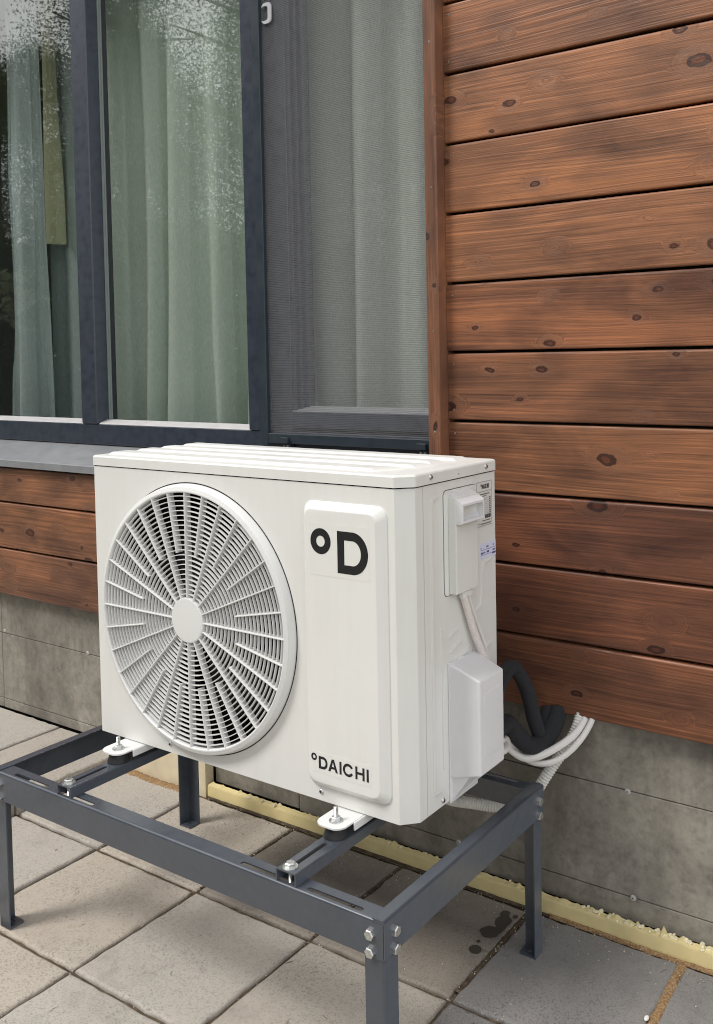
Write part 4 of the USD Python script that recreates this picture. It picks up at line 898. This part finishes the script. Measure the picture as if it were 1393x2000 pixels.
def copy_thing(src, loc, rz, sc, label, group):
    name = src.split('/')[-1]; base_ = name if not name[-4:-3] == '_' else name[:-4]
    p = numbered('/World', base_)
    x = UsdGeom.Xform.Define(stage, p); pr = x.GetPrim()
    pr.GetReferences().AddInternalReference(Sdf.Path(src))
    pr.SetInstanceable(True)
    x = UsdGeom.Xformable(pr); x.ClearXformOpOrder()
    x.AddTransformOp().Set(Gf.Matrix4d().SetScale(Gf.Vec3d(sc, sc, sc)) * Gf.Matrix4d().SetRotate(Gf.Rotation(Gf.Vec3d(0, 0, 1), rz)) * Gf.Matrix4d().SetTranslate(Gf.Vec3d(*loc)))
    tag(pr, label, None, group)
    return p
GRP = 'trees mirrored in the window panes'
TL = 'leafy green tree mirrored in the window panes'
birch = build_tree('birch_tree', TL, 'tree', GRP, (-6.2, -7.7, -.03), 9.0, 2.3, LEAF, .019, 235, 290, 21)
pine = build_tree('pine_tree', 'dark evergreen tree mirrored in the window panes', 'tree', 'evergreens mirrored in the window panes', (-4.3, -8.8, -.03), 9.5, 2.0, PINE, .017, 250, 290, 31)
for (x, y, rz, sc) in ((-11.9, -8.4, 70, .74), (-14.7, -10.6, 150, .95), (-2.0, -9.6, 220, 1.0), (-6.0, -12.0, 300, 1.25), (-14.6, -8.6, 200, .80), (-17.6, -9.4, 20, .85)):
    copy_thing(birch, (x, y, -.03), rz, sc, TL, GRP)
for (x, y, rz, sc) in ((-8.6, -11.4, 60, 1.15), (-11.2, -13.0, 130, 1.3), (.4, -11.2, 200, 1.1), (-15.5, -11.0, 30, 1.2), (-15.4, -15.6, 250, 1.32), (-10.2, -16.0, 90, 1.3)):
    copy_thing(pine, (x, y, -.03), rz, sc, 'dark evergreen tree mirrored in the window panes', 'evergreens mirrored in the window panes')
hr = np.random.default_rng(5)
hp = np.column_stack([hr.uniform(-18, 2.5, 160000), -6.9 + hr.normal(0, .38, 160000), hr.uniform(0, 1, 160000) ** .9 * (2.9 + .35 * np.sin(np.linspace(0, 1, 160000) * 0)) - np.abs(hr.normal(0, .12, 160000))])
hp[:, 2] *= .85 + .3 * meshkit.noise(np.column_stack([hp[:, 0] * 1.3, hp[:, 0] * 0, hp[:, 0] * 0]))
hp[:, 2] = np.clip(hp[:, 2], .02, None)
obj('hedge', leaves(hp, .038, 6), HEDGE, smooth=False, label='long dark garden hedge mirrored low in the window panes', cat='hedge')
ol = thing('olive_shrub', 'pale leafed olive shrub mirrored low in the left window pane', 'shrub', (-6.0, -2.35, -.03))
sp_ = []
o = np.array([-6.0, -2.35, -.03]); zz = np.linspace(0, 1.9, 8)
stem = obj('stem', tube(o + np.column_stack([.02 * np.sin(zz * 3), .02 * np.cos(zz * 2) - .02, zz]), np.linspace(.02, .008, 8), 8), BARK, ol, smooth=True)
pts_ = []
for i in range(26):
    an = hr.uniform(0, 2 * PI); l = hr.uniform(.12, .34); k = hr.uniform(1.55, 2.0)
    u = np.linspace(0, 1, 9)[:, None]; br_ = np.array([0, 0, k]) + u * (math.cos(an) * l, math.sin(an) * l, l * hr.uniform(-.2, .8))
    sp_.append(tube(o + br_, np.linspace(.004, .001, 9), 5)); pts_.append(np.repeat(br_[2:], 3, 0) + hr.normal(0, .014, (21, 3)))
obj('twigs', cat(*sp_), BARK, stem, smooth=False)
obj('foliage', leaves(o + np.vstack(pts_), .016, 9, 2.0), OLIVE, ol, smooth=False)
